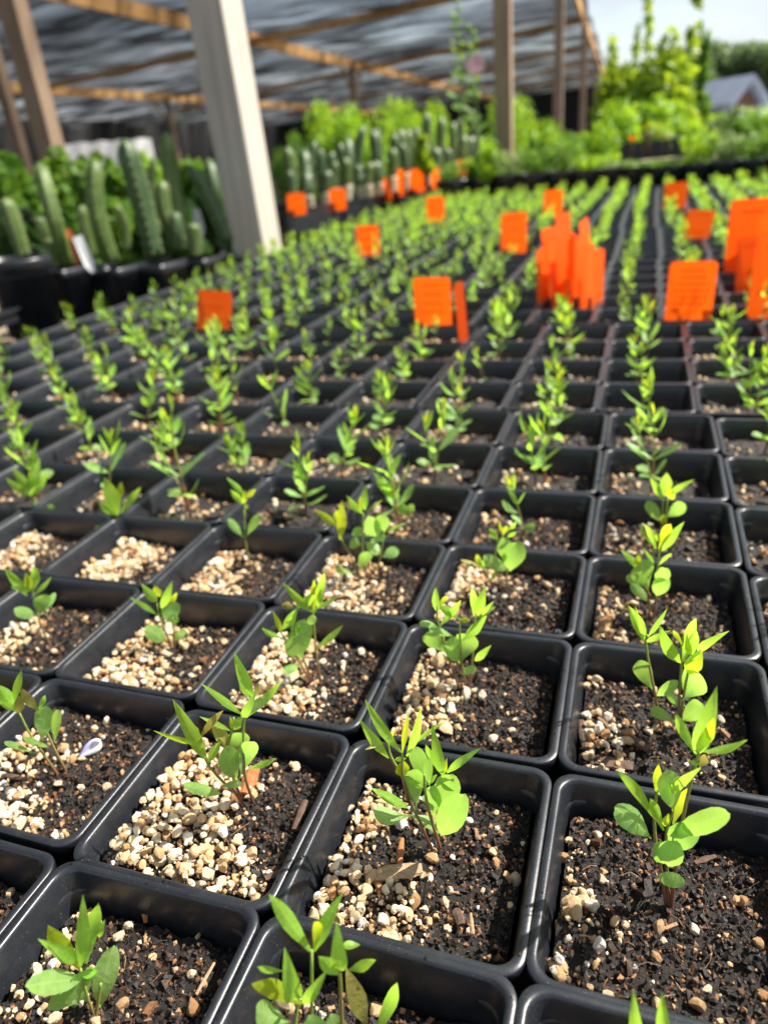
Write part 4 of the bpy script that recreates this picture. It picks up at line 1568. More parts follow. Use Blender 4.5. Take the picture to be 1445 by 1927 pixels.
# the fallen petal, standing on its own
pp = on_z(168, 1411, (-.19 + .075) * S)
mb = MB()
w_ = 15 / pxm(pp)
a_, b_ = on_z(149, 1424, (-.19 + .055) * S), on_z(189, 1397, (-.19 + .10) * S)
leaf(mb, a_ - pp, b_ - pp, w_ * 1.5, np.cross(b_ - a_, pp - CAM), 'o', .12, -.5, 0, 2)
mp_, n_, l_, bs_ = mat_new('petal')
g_ = n_.new('ShaderNodeTexCoord')
sx_ = n_.new('ShaderNodeSeparateXYZ')
l_.new(g_.outputs['Generated'], sx_.inputs['Vector'])
r_ = ramp(n_, [(.1, (.30, .28, .62)), (.5, (.62, .62, .80)), (.75, (.85, .85, .84))])
l_.new(sx_.outputs['X'], r_.inputs['Fac'])
l_.new(r_.outputs['Color'], bs_.inputs['Base Color'])
petal = mb.build('petal', mp_, loc=tuple(pp))
sm_ = petal.modifiers.new('thick', 'SOLIDIFY')
sm_.thickness = .0012
tag(petal, 'fallen white and violet petal lying on dark soil beside the slender seedling', 'petal')


# ------------------------------------------------------------------ plant tags
def card(loc, w, h, yaw, tilt, matl, label, group, lines=0, cat='plant tag', roll=0, below=.03):
    """upright plastic card: w, h above loc; its pointed foot goes below"""
    o = empty('plant_tag', tuple(loc))
    tag(o, label, cat, group)
    r = w * .12
    out = []
    for q, (cx, cz) in enumerate(((w / 2 - r, h - r), (-w / 2 + r, h - r))):
        for i in range(5):
            a = q * math.pi / 2 + i / 4 * math.pi / 2
            out.append((cx + r * math.cos(a), cz + r * math.sin(a)))
    out += [(-w / 2, -below * .3), (-w * .12, -below), (w * .12, -below), (w / 2, -below * .3)]
    n_ = len(out)
    t = .0
    bend = .006
    v = [(x, bend * (z / max(h, 1e-3)) ** 2, z) for x, z in out]
    f = [tuple(range(n_))]
    mb = MB()
    mb.add(v, f)
    mb.build('card', matl, o, smooth=False)
    for i in range(lines):
        mb = MB()
        z = h * (.82 - i * .62 / max(lines - 1, 1))
        ww = w * (.36 if i else .28) * R_.uniform(.75, 1)
        mb.box((R_.uniform(-.03, .03) * w, -.0005 + bend * (z / h) ** 2, z), (ww, .0002, h * .011))
        mb.build('printed_line', INK, o, smooth=False)
    o.rotation_euler = (tilt, roll, yaw)
    return o


def tag_px(cx, yb, w, h, turn, tilt, matl, label, group, z=.02, lines=0, dist=None, roll=0, below=.03):
    p = on_z(cx, yb, z * S) if dist is None else on_dist(cx, yb, dist)
    v = p - CAM
    yaw = math.atan2(v[1], v[0]) - math.pi / 2
    s_ = pxm(p)
    el = math.atan2(-(p[2] - CAM[2]), math.hypot(v[0], v[1]))
    return card(p, w / s_ / max(math.cos(turn), .12), h / s_ / max(math.cos(el - .0), .4), yaw + turn, tilt, matl, label, group, lines, roll=roll, below=below)


OG = 'orange plant tags among the seedlings'
for q in [(403, 610, 62, 60, -.45, -.15, 'tilted orange tag alone on the left, leaning over a seedling', 3, .12),
          (815, 603, 68, 76, -.35, .05, 'upright orange tag beside a thin edge-on one, middle of the bench', 4, 0),
          (873, 634, 17, 96, 1.30, 0, 'narrow edge-on orange tag just right of an upright one', 0, .02),
          (1294, 590, 82, 92, .05, .08, 'orange tag with faint printed lines, right of the fanned stack', 6, .02),
          (693, 478, 42, 50, -.4, 0, 'orange tag right of the pale post, second back from it', 3, .02),
          (820, 416, 34, 42, -.35, 0, 'small orange tag standing in the dense middle seedlings', 3, -.02),
          (966, 467, 48, 62, -.35, -.1, 'orange tag left of and behind the fanned stack', 3, -.04),
          (1039, 406, 34, 44, -.3, 0, 'small orange tag straight behind the fanned stack', 3, .02),
          (1268, 389, 40, 42, .3, 0, 'far orange tag in the right hand seedling row, the farthest there', 3, .04),
          (1305, 447, 50, 50, -.2, -.3, 'bent orange tag behind the printed one in the right hand row', 2, .12),
          (1153, 346, 9, 28, 1.2, 0, 'tiny edge-on orange tag at the far end of the trays', 0, 0)]:
    cx, yb, w, h, tn, tl, lb, ln, rl = q
    tag_px(cx, yb, w, h, tn, tl, ORANGE, lb, OG, lines=ln, roll=rl)
for i, (cx, yb, w, h, tn, tl, rl) in enumerate([(1402, 508, 74, 122, .15, -.05, .0), (1418, 500, 70, 100, -.2, .05, .05), (1410, 536, 48, 84, .3, -.1, -.03), (1448, 578, 78, 128, .1, -.1, .03),
                                              (1462, 520, 90, 110, .05, .0, .0)]):
    tag_px(cx, yb, w, h, tn, tl, ORANGE, ['rearmost of the big orange tags at the right edge', 'second big orange tag in the right edge cluster', 'low orange tag at the front left of the right edge cluster',
                                          'front big orange tag cut by the right edge', 'big orange tag mostly outside the right edge'][i], 'cluster of big orange tags at the right edge', lines=2, roll=rl)
gt = np.random.default_rng(8)
xs_ = np.linspace(1020, 1124, 13)
hs_ = [92, 98, 125, 100, 128, 150, 118, 112, 108, 100, 142, 96, 90]
for i, x_ in enumerate(xs_):
    j = gt.uniform(-5, 5)
    tag_px(x_, 566 - 10 * (i % 3) + j * .3, [18, 13, 20, 12, 24, 26, 14, 20, 14, 16, 15, 18, 20][i], hs_[i] - 8 * (i % 3), [1.25, 1.35, 1.1, 1.3, 1.0, .95, 1.3, 1.05, 1.2, 1.2, 1.35, 1.15, 1.1][i],
           gt.uniform(-.06, .06), STAKE, '%s from left of the orange tags fanned together in one pot' % (ORD[i + 1] if i else 'first'), 'stack of orange tags in one pot', roll=gt.uniform(-.09, .09))

# ------------------------------------------------------------------ cacti, their pots
def cactus(base, top, w, matl, label, group, cork=False, ribs=7, seed=0):
    base, top = np.asarray(base, float), np.asarray(top, float)
    g = np.random.default_rng(seed)
    o = empty('columnar_cactus', tuple(base))
    tag(o, label, 'cactus', group)
    L = top - base
    H = np.linalg.norm(L)
    n_, m_ = ribs * 4, 12
    bend = np.array([g.normal(0, .05), g.normal(0, .05), 0]) * H
    rings, sp = [], MB()
    for i in range(m_ + 1):
        u = i / m_
        rr = w / 2 * (.80 + .2 * math.sin(u * 2.6)) * (1 + .04 * math.sin(i * 2.7))
        if u > .86:
            rr *= math.sqrt(max(1 - ((u - .86) / .145) ** 2, .02))
        c_ = L * u + bend * math.sin(math.pi * u)
        an = np.arange(n_) * 2 * math.pi / n_
        rad = rr * (1 + .2 * np.abs(np.cos(an * ribs / 2)) ** .6 - .1)
        rings.append(np.stack([c_[0] + rad * np.cos(an), c_[1] + rad * np.sin(an), np.full(n_, c_[2])], -1))
        if i < m_ and (i % 1 == 0):
            for k_ in range(ribs):
                a = k_ * 2 * math.pi / ribs
                p = c_ + np.array([math.cos(a), math.sin(a), 0]) * rr * 1.16 + L * .04
                v, f = LUMPS0[0]
                sp.add(v * w * .055 + p, f)
    cut = 5 if cork else 0
    if cork:
        mb = MB()
        loft(mb, rings[:cut + 1])
        mb.build('woody_base', CORK, o)
    mb = MB()
    loft(mb, rings[cut:])
    mb.build('column', matl, o)
    if True:
        x_ = sp.build('areoles', SPINE, o)
        x_['kind'] = 'stuff'
    return o


def round_pot(p, r, h, label, group, square=False, fill=True):
    """p: centre of the rim"""
    mb = MB()
    if square:
        rg = [rsq(r * .82, -h, r * .15, 3), rsq(r * .95, -.02, r * .2, 3), rsq(r, -.018, r * .2, 3), rsq(r, 0, r * .2, 3), rsq(r * .93, .001, r * .18, 3), rsq(r * .91, -.03, r * .18, 3), rsq(r * .9, -.035, r * .18, 3)]
    else:
        an = np.arange(24) * math.pi / 12
        rg = [np.stack([q * r * np.cos(an), q * r * np.sin(an), np.full(24, z)], -1) for q, z in ((.78, -h), (.93, -.03), (1.0, -.028), (1.02, -.004), (1.0, .002), (.96, 0), (.94, -.03), (.93, -.035))]
    loft(mb, rg, cap1=False)
    o = mb.build('nursery_pot', PLASTIC, loc=tuple(p))
    tag(o, label, 'pot', group)
    mb = MB()
    n_ = len(rg[-1])
    mb.add(rg[-1] * (1.0, 1.0, 1) + (0, 0, .004), [tuple(range(n_))])
    s_ = mb.build('soil', SOIL, o)
    s_['kind'] = 'stuff'
    return o


# left group: (base px, top px, width px, distance, material, words)
LEFTC = [((46, 482), (10, 372), 46, 1.95, CACTUS, 'stout cactus at the left edge in the big round pot'),
         ((106, 498), (92, 448), 34, 2.05, CACTUS, 'short stubby cactus at the foot of the tall leaning one'),
         ((92, 452), (72, 408), 30, 2.10, CACTUS, 'small cactus segment behind the stubby one'),
         ((128, 500), (74, 305), 44, 2.05, CACTUS, 'tall leaning cactus left of the white tag'),
         ((176, 482), (153, 386), 30, 2.25, CACTUS, 'short bright cactus just right of the white tag'),
         ((214, 492), (178, 300), 50, 2.08, CACTUS, 'tall ribbed cactus second from the white tag'),
         ((240, 470), (218, 384), 24, 2.2, CACTUS, 'small offset cactus leaning on the tall ribbed one'),
         ((292, 482), (234, 262), 62, 2.1, CACTUSD, 'thick dark green cactus leaning left'),
         ((338, 452), (305, 340), 44, 2.25, CACTUS, 'medium cactus in front of the tallest'),
         ((352, 470), (312, 248), 46, 2.35, CACTUS, 'tallest cactus rising toward the roof beam'),
         ((300, 440), (290, 294), 24, 2.5, CACTUS, 'thin cactus behind the dark one'),
         ((372, 480), (362, 420), 36, 2.15, CACTUS, 'low knobbly cactus by the foot of the pale post'),
         ((428, 452), (358, 312), 44, 2.35, CACTUSD, 'slanting cactus touching the pale post'),
         ((418, 420), (392, 298), 34, 2.6, CACTUSD, 'upright cactus half hidden behind the pale post'),
         ((340, 470), (328, 398), 34, 2.2, CACTUSD, 'small round topped cactus low beside the tallest')]
for i, (b_, t_, w, ds, mt_, lb) in enumerate(LEFTC):
    B_ = on_dist(b_[0], b_[1], ds)
    T_ = on_dist(t_[0], t_[1], ds)
    cactus(B_, T_, w / pxm(B_) * .62, mt_, lb, 'cacti left of the pale post', seed=i, ribs=6 if w > 40 else 5)
for i, (x_, y_, rp, ds, sq, lb) in enumerate([(28, 487, 62, 1.93, False, 'big round black pot at the left edge above the tray rim'),
                                             (112, 505, 42, 2.05, True, 'black pot of the tall leaning cactus'), (180, 500, 30, 2.22, True, 'black pot right of the white tag'),
                                             (212, 502, 42, 2.08, True, 'black pot of the tall ribbed cactus'), (290, 495, 46, 2.12, True, 'black pot of the thick dark cactus'),
                                             (368, 485, 44, 2.28, True, 'black pot of the tallest cactus'), (438, 478, 44, 2.4, True, 'black pot behind the pale post')]):
    p = on_dist(x_, y_, ds)
    round_pot(p, rp / pxm(p), .17 if not sq else .12, lb, 'pots of the left cacti', sq)
# the tray rim and shelf they stand on
pL, pR = on_dist(-40, 620, 1.80), on_dist(88, 566, 1.95)
mb = MB()
mb.beam(pL, pR, .012, .03)
mb.beam(pL + (0, 0, .012), pR + (0, 0, .012), .03, .006)
tag(mb.build('tray_rim', PLASTIC, smooth=False), 'grey black edge of a plant tray below the big round pot', 'tray')
shelf_z = on_dist(200, 500, 2.1)[2] - .125
sh = empty('cactus_shelf', tuple(st(1.75, 2.2, shelf_z - .02)))
tag(sh, 'dark low shelf carrying the left cactus pots', 'shelf')
mb = MB()
for k_ in range(6):
    mb = MB()
    mb.box((0, 0, 0), (1.15, .05, .015), rot=ROTU)
    o = mb.build('slat', BENCHW, sh, smooth=False)
    o.location = tuple(LFT * (k_ - 2.5) * .12 + U * .3)
for a_, d_ in ((-.25, -.7), (.25, -.7), (-.25, 1.3), (.25, 1.3)):
    mb = MB()
    hh = (shelf_z - .035 - GROUND) / 2
    mb.box(tuple(LFT * a_ + U * d_ + np.array([0, 0, -.015 - hh])), (.03, .03, hh))
    mb.build('leg', BENCHW, sh, smooth=False)
BROWNT = simple('faded_orange_plastic', [(.3, (.45, .10, .02)), (.7, (.55, .14, .03))], 60, .6, None)
tag_px(137, 486, 26, 50, .2, 0, BROWNT, 'faded brownish orange tag behind the white tag among cacti', 'tags among the cacti', dist=2.12, lines=2)
tag_px(166, 490, 18, 44, .1, 0, WHITE, 'white plant tag leaning by the tall left cactus', 'tags among the cacti', dist=1.98, roll=-.16)
tag_px(377, 424, 14, 28, .1, 0, WHITE, 'small white tag between cacti near the pale post', 'tags among the cacti', dist=2.4, roll=-.1)
tag_px(283, 402, 8, 16, .1, 0, ORANGE, 'tiny orange tag glimpsed between two left cacti', 'tags among the cacti', dist=2.45)

# right group behind the post: rows of grafted cacti
gc = np.random.default_rng(21)
WORDS = ['first', 'second', 'third', 'fourth', 'fifth', 'sixth', 'seventh', 'eighth', 'ninth', 'tenth', 'eleventh', 'twelfth', 'thirteenth', 'fourteenth', 'fifteenth', 'sixteenth', 'seventeenth', 'eighteenth', 'nineteenth', 'twentieth']
edge = lambda x: 402 - (x - 535) * .186
for row, (dy, ds0, hh, n_) in enumerate(((0, 3.35, 84, 17), (-12, 3.75, 118, 19))):
    for i in range(n_):
        x = 548 + i * (340 / (n_ - 1)) + gc.uniform(-4, 4)
        ds = ds0 + (x - 540) * .0045
        yb = edge(x) + dy
        h_ = hh * gc.uniform(.72, 1.08)
        B_, T_ = on_dist(x, yb + 4, ds), on_dist(x - gc.uniform(-4, 10), yb - h_, ds)
        cactus(B_, T_, gc.uniform(15, 22) / pxm(B_), CACTUS if gc.random() < .3 else CACTUSD,
               '%s from the pale post in the %s row of young cacti, %s' % (WORDS[i], 'front' if row == 0 else 'back', 'pale corky foot' if row == 0 else 'all green'),
               'young cacti right of the pale post', cork=(row == 0), ribs=5, seed=i * 2 + 1)
# their trays
for i, (x0, x1) in enumerate(((540, 640), (646, 745), (751, 848))):
    P0, P1 = on_dist(x0, edge(x0) + 4, 3.2 + (x0 - 540) * .0045), on_dist(x1, edge(x1) + 4, 3.2 + (x1 - 540) * .0045)
    mb = MB()
    dv = (P1 - P0) / np.linalg.norm(P1 - P0)
    bk = np.array([-dv[1], dv[0], 0]) * .55
    for a_, b_ in ((P0, P1), (P0 + bk, P1 + bk), (P0, P0 + bk), (P1, P1 + bk)):
        mb.beam(a_ + (0, 0, -.035), b_ + (0, 0, -.035), .006, .09)
        mb.beam(a_ + (0, 0, .012), b_ + (0, 0, .012), .016, .005)
    mb.beam((P0 + bk / 2) + (0, 0, -.045), (P1 + bk / 2) + (0, 0, -.045), .54, .05)
    tag(mb.build('cactus_tray', PLASTIC, smooth=False), ['black tray of young cacti next to the pale post', 'middle black tray of young cacti', 'far black tray of young cacti by the hollyhock'][i], 'tray', 'trays of young cacti')
for i, (cx, yb, w, h, tn) in enumerate([(560, 403, 34, 36, -.5), (637, 394, 30, 36, -.5), (730, 377, 14, 38, -1.05), (757, 368, 16, 44, -1.05), (787, 360, 28, 38, -.5), (819, 355, 16, 36, -1.05), (873, 341, 32, 36, -.4)]):
    tag_px(cx, yb, w, h, tn, 0, ORANGE, '%s orange tag from the pale post along the front of the cactus trays' % WORDS[i], 'orange tags along the cactus trays', dist=3.15 + (cx - 540) * .0045, lines=2 if w > 20 else 0, below=.004)

# ------------------------------------------------------------------ foliage
def fol(name, lo, hi, trans, tm=.45):
    return leaf_mat(name, lo, hi, trans, hi, tm, 6, .5)


F_LIME = fol('lime_foliage', (.16, .34, .015), (.28, .46, .035), (.50, .72, .03))
F_YEL = fol('yellow_green_foliage', (.18, .31, .015), (.32, .44, .03), (.52, .66, .03))
F_MID = fol('mid_green_foliage', (.075, .17, .02), (.14, .27, .04), (.26, .46, .03))
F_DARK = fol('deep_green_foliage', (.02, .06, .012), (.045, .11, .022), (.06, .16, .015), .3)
F_GREY = fol('grey_green_foliage', (.13, .20, .08), (.24, .32, .14), (.3, .44, .1))
F_FAR = fol('far_tree_foliage', (.09, .14, .06), (.15, .21, .10), (.18, .28, .08))
BARK = simple('bark', [(.3, (.06, .045, .03)), (.7, (.14, .11, .08))], 20, .9, (.5, .01))


def bush(px, top, wpx, dist, matl, lsize, n, label, cat='shrub', name='shrub', z0=None, group=None, seed=0, lobes=7, tall=1.0, aspect=.5, wisps=0, upright=0.0):
    """a crown of separate leaves in uneven lobes over a few stems"""
    g = np.random.default_rng(seed + 300)
    hy = 363.5 - .0998 * px
    P = on_dist(px, hy, dist)
    zt = on_dist(px, top, dist)[2]
    zb = GROUND if z0 is None else z0
    o = empty(name, (P[0], P[1], zb))
    tag(o, label, cat, group)
    W = wpx / pxm(P) / 2
    H = zt - zb
    mb = MB()
    lob = []
    for k_ in range(lobes):
        a = g.uniform(0, 6.28)
        rr = W * .62 * math.sqrt(g.random())
        zc = H * g.uniform(.35, .82) * tall
        lob.append((rr * math.cos(a), rr * math.sin(a), zc, W * g.uniform(.28, .5), H * g.uniform(.14, .26)))
    vs, fs = [], []
    which = g.integers(0, lobes, n)
    for i in range(n):
        lx, ly, lz, lr, lh = lob[which[i]]
        d = g.normal(size=3)
        d /= np.linalg.norm(d)
        q = g.random() ** .4
        p = np.array([lx + d[0] * lr * q, ly + d[1] * lr * q, max(lz + d[2] * lh * q, .03)])
        if wisps and i % 15 == 0:
            k_ = g.integers(0, wisps)
            gg = np.random.default_rng(seed * 7 + int(k_))
            wx = gg.uniform(-.7, .7) * W
            p = np.array([wx + g.normal(0, W * .035), g.normal(0, W * .05), H * (.5 + g.random() * gg.uniform(.5, .95))])
        s_ = lsize * g.uniform(.6, 1.3)
        ax = g.normal(size=3) + (0, 0, upright)
        ax /= np.linalg.norm(ax)
        bx_ = np.cross(ax, g.normal(size=3))
        bx_ /= np.linalg.norm(bx_)
        k0 = len(vs)
        vs += [p - ax * s_, p + bx_ * s_ * aspect - ax * s_ * .1, p + ax * s_, p - bx_ * s_ * aspect + ax * s_ * .1]
        fs.append((k0, k0 + 1, k0 + 2, k0 + 3))
    mb.add(vs, fs, 0, np.full(len(vs), .5))
    c_ = mb.build('crown', matl, o)
    mb = MB()
    for lx, ly, lz, lr, lh in lob[:5]:
        mb.tube([(lx * .1, ly * .1, 0), (lx * .5, ly * .5, lz * .5), (lx, ly, lz)], [.012 * (1 + H * .4), .008 * (1 + H * .4), .004], 5)
    mb.build('stem', BARK, o)
    return o


# left leafy plants behind the cacti
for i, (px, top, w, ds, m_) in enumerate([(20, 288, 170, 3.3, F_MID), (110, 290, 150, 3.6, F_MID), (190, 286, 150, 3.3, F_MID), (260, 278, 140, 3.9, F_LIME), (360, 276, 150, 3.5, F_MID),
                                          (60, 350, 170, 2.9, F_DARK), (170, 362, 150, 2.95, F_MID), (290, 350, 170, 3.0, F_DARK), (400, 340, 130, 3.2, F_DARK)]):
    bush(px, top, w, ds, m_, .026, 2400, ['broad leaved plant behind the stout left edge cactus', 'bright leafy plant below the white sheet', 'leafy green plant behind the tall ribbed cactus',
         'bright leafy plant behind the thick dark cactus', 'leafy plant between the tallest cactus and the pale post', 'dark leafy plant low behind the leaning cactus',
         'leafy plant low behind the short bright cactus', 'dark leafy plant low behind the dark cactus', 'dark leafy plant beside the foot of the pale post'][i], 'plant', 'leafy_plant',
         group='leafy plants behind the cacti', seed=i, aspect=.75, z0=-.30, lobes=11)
# feathery bright shrubs in the middle
for i, (px, top, w, ds, m_) in enumerate([(640, 186, 170, 6.2, F_LIME), (740, 178, 190, 6.8, F_LIME), (850, 182, 180, 7.0, F_LIME), (960, 168, 170, 8.2, F_LIME), (560, 240, 120, 6.0, F_MID),
                                          (900, 240, 170, 6.2, F_LIME), (1010, 215, 120, 7.6, F_MID), (1010, 250, 130, 6.0, F_LIME), (700, 232, 160, 5.6, F_LIME), (1085, 235, 130, 7.0, F_MID)]):
    bush(px, top, w, ds, m_, .045, 3000, ['feathery lime shrub nearest the pale post', 'tall feathery lime shrub behind the cacti', 'feathery lime shrub behind the hollyhock', 'lime shrub behind the second brown post',
         'dull green shrub just right of the pale post', 'low lime shrub in front of the second brown post', 'mid green shrub between two brown posts', 'low lime plant between two brown posts',
         'low lime shrub right behind the young cacti', 'green shrub below the receding roof edge'][i], group='feathery shrubs behind the cacti', seed=20 + i, aspect=.16, upright=1.2, lobes=10, z0=-.6)
# right side
for i, (px, top, w, ds, m_, ls, asp) in enumerate([(1215, 100, 190, 9.5, F_YEL, .07, .5), (1180, 190, 150, 8.0, F_LIME, .05, .4), (1270, 130, 110, 11, F_YEL, .07, .4), (1300, 150, 80, 13, F_MID, .08, .4),
                                                  (1395, 210, 130, 8.2, F_GREY, .05, .4), (1300, 215, 130, 7.2, F_LIME, .04, .4), (1420, 215, 120, 6.6, F_MID, .04, .4), (1120, 240, 110, 7.2, F_LIME, .04, .3),
                                                  (1215, 225, 140, 6.8, F_LIME, .035, .4), (1350, 240, 140, 6.0, F_GREY, .035, .4), (1450, 150, 60, 7.5, F_YEL, .05, .2), (1075, 262, 120, 5.8, F_MID, .035, .3),
                                                  (1170, 150, 90, 12, F_YEL, .08, .4), (1345, 208, 150, 11, F_LIME, .06, .4), (1250, 170, 160, 8.6, F_LIME, .05, .4), (1470, 178, 150, 9, F_LIME, .05, .4)]):
    bush(px, top, w * (1.1 if i in (0, 2, 3) else 1.0), ds, m_, ls, 6500 if i in (0, 2, 3) else 2600, ['large yellow green bush with wispy tops against the sky', 'lime bush at the foot of the large yellow green one', 'yellow green bush just right of the largest',
         'airy green bush left of the grey roof', 'grey green bush in front of the grey roof', 'lime perennial clump below the grey roof', 'green perennial clump at the right edge',
         'lime clump under the receding brown posts', 'lime clump behind the black crates', 'grey green clump behind the big black pots', 'hanging yellow twigs at the right edge',
         'green clump before the third brown post', 'yellow green bush beside the end of the shade house', 'lime bush below the roof of the house', 'lime bush in front of the largest wispy bush',
         'lime bush past the house at the right edge'][i], group='bushes on the right', seed=40 + i, aspect=asp, wisps=[6, 0, 3, 5, 0, 0, 0, 0, 0, 0, 0, 0, 3, 0, 0, 0][i], z0=None if i < 4 or i > 11 else -.5, lobes=16 if i in (0, 2, 3) else 9)


def tree(px, top, wpx, dist, label, seed, matl=F_FAR):
    g = np.random.default_rng(seed)
    P = on_dist(px, 363.5 - .0998 * px, dist)
    zt = on_dist(px, top, dist)[2]
    o = empty('tree', (P[0], P[1], GROUND))
    tag(o, label, 'tree', 'far trees')
    W, H = wpx / pxm(P) / 2, zt - GROUND
    vs, fs = [], []
    lob = [(g.uniform(-.6, .6) * W, g.uniform(-.6, .6) * W, H * g.uniform(.45, .86), W * g.uniform(.25, .45)) for _ in range(12)]
    for i in range(3600):
        lx, ly, lz, lr = lob[int(g.integers(12))]
        d = g.normal(size=3)
        d /= np.linalg.norm(d)
        p = np.array([lx, ly, lz]) + d * lr * g.random() ** .4 * (1, 1, .6)
        s_ = H * .03 * g.uniform(.6, 1.4)
        a_ = g.normal(size=3)
        a_ /= np.linalg.norm(a_)
        b_ = np.cross(a_, g.normal(size=3))
        b_ /= np.linalg.norm(b_)
        k0 = len(vs)
        vs += [p - a_ * s_, p + b_ * s_ * .6, p + a_ * s_, p - b_ * s_ * .6]
        fs.append((k0, k0 + 1, k0 + 2, k0 + 3))
    mb = MB()
    mb.add(vs, fs, 0, np.full(len(vs), .5))
    mb.build('crown', matl, o)
    mb = MB()
    mb.tube([(0, 0, 0), (.1, 0, H * .3), (0, .1, H * .6)], [H * .035, H * .025, H * .012], 7)
    for lx, ly, lz, lr in lob[:6]:
        mb.tube([(0, 0, H * .35), (lx * .5, ly * .5, lz * .8), (lx, ly, lz)], [H * .015, H * .01, H * .004], 5)
    mb.build('trunk', BARK, o)


for i, (px, top, w, ds) in enumerate([(1305, 90, 100, 46), (1365, 74, 110, 50), (1430, 84, 120, 48), (1500, 66, 130, 50), (1255, 130, 100, 60), (1190, 165, 80, 62), (1600, 60, 160, 50)]):
    tree(px, top - 26, w * 1.5, ds, ['far pale tree left of the grey roofed house', 'tallest far tree above the grey roof', 'far tree above the right half of the roof', 'far tree cut by the right edge',
                          'low far tree behind the yellow green bush', 'lowest far tree near the end of the shade house', 'far tree outside the right edge'][i], 500 + i)
# far wood closing the horizon
mb = MB()
gw = np.random.default_rng(90)
vs, fs = [], []
for i in range(9000):
    a = gw.uniform(-1.9, 1.6)
    rr = gw.uniform(85, 110)
    az = math.atan2(U[1], U[0]) + a
    hmax = 3.2 + 1.6 * math.sin(a * 9) + 1.1 * math.sin(a * 23 + 1)
    p = C0 + np.array([math.cos(az) * rr, math.sin(az) * rr, GROUND + gw.random() ** .7 * hmax])
    s_ = gw.uniform(.4, .9)
    a_ = gw.normal(size=3)
    a_ /= np.linalg.norm(a_)
    b_ = np.cross(a_, gw.normal(size=3))
    b_ /= np.linalg.norm(b_)
    k0 = len(vs)
    vs += [p - a_ * s_, p + b_ * s_ * .7, p + a_ * s_, p - b_ * s_ * .7]
    fs.append((k0, k0 + 1, k0 + 2, k0 + 3))
mb.add(vs, fs, 0, np.full(len(vs), .5))
tag(mb.build('far_woods', F_FAR), 'far wood on the horizon', 'woods', kind='stuff')

# house with a grey roof
ROOFM = simple('grey_roofing', [(.3, (.40, .44, .50)), (.7, (.50, .54, .60))], 2, .6, None)
WALLM = simple('brick_red_wall', [(.3, (.20, .09, .06)), (.7, (.28, .14, .10))], 4, .8, None)
WHM = simple('white_trim', [(.3, (.7, .7, .7)), (.7, (.78, .78, .78))], 4, .7, None)
PH = on_dist(1392, 224, 34)
house = empty('house', (PH[0], PH[1], GROUND))
house.rotation_euler = (0, 0, .65)
tag(house, 'low house with pale grey gable roof beyond the bushes', 'house')
vf = PH - CAM
vf[2] = 0
vf /= np.linalg.norm(vf)
vr = np.array([vf[1], -vf[0], 0])
hw = 36 / pxm(PH) * 1.0
ze = on_dist(1392, 196, 34)[2] - GROUND
zr = on_dist(1392, 154, 34)[2] - GROUND
wr = np.array([vr, vf, [0, 0, 1]]).T
mb = MB()
v = np.array([(-hw * .9, 0, 0), (hw * .9, 0, 0), (hw * .9, 0, ze), (0, 0, zr - .15), (-hw * .9, 0, ze)])
v2 = v + (0, 6, 0)
mb.add(np.vstack([v, v2]) @ wr.T, [(0, 1, 2, 3, 4), (9, 8, 7, 6, 5), (0, 5, 6, 1), (1, 6, 7, 2), (0, 4, 9, 5), (4, 3, 8, 9), (3, 2, 7, 8)])
mb.build('wall', WALLM, house, smooth=False)
mb = MB()
for s_ in (-1, 1):
    a_, b_ = np.array([s_ * hw * 1.12, 0, ze - .14]), np.array([0, 0, zr])
    th = np.array([0, 0, .2])
    q = np.array([a_ + (0, -.5, 0), b_ + (0, -.5, 0), b_ + (0, 6.5, 0), a_ + (0, 6.5, 0)])
    mb.add(np.vstack([q, q + th]) @ wr.T, [(0, 1, 2, 3), (7, 6, 5, 4), (0, 4, 5, 1), (1, 5, 6, 2), (2, 6, 7, 3), (3, 7, 4, 0)])
mb.build('roof', ROOFM, house, smooth=False)
mb = MB()
q = np.array([(-hw * 1.15, -2.2, ze - .7), (hw * 2.2, -2.2, ze - .7), (hw * 2.2, -.02, ze - .35), (-hw * 1.15, -.02, ze - .35)])
mb.add(np.vstack([q, q + (0, 0, .1)]) @ wr.T, [(3, 2, 1, 0), (4, 5, 6, 7), (0, 1, 5, 4), (1, 2, 6, 5), (2, 3, 7, 6), (3, 0, 4, 7)])
mb.build('porch_roof', ROOFM, house, smooth=False)
for x_ in (-hw * .5, hw * .45):
    mb = MB()
    mb.box(np.array([x_, -.03, ze * .6]) @ wr.T, (.45, .04, .5), rot=wr)
    wnd = mb.build('window', WHM, house, smooth=False)
    mb = MB()
    mb.box(np.array([x_, -.08, ze * .6]) @ wr.T, (.38, .015, .43), rot=wr)
    mb.build('pane', simple('window_glass', [(.3, (.03, .04, .05)), (.7, (.05, .06, .07))], 2, .1, None), wnd, smooth=False)

# white sheet behind the left plants
p0, p1 = on_dist(108, 300, 12), on_dist(292, 300, 12.5)
zt = on_dist(200, 264, 12)[2]
mb = MB()
n_ = 30
V = []
for i in range(n_ + 1):
    u = i / n_
    q = p0 + (p1 - p0) * u
    for z in (GROUND, (GROUND + zt) / 2, zt + .01 * math.sin(i)):
        V.append((q[0] + 0.002 * math.sin(i * 1.9), q[1], z))
mb.add(V, [(i * 3 + j, i * 3 + j + 1, i * 3 + j + 4, i * 3 + j + 3) for i in range(n_) for j in range(2)])
ws = mb.build('plastic_sheet', WHM)
ws.modifiers.new('thick', 'SOLIDIFY').thickness = .01
tag(ws, 'white plastic sheet stretched behind the leafy plants on the left', 'sheet')

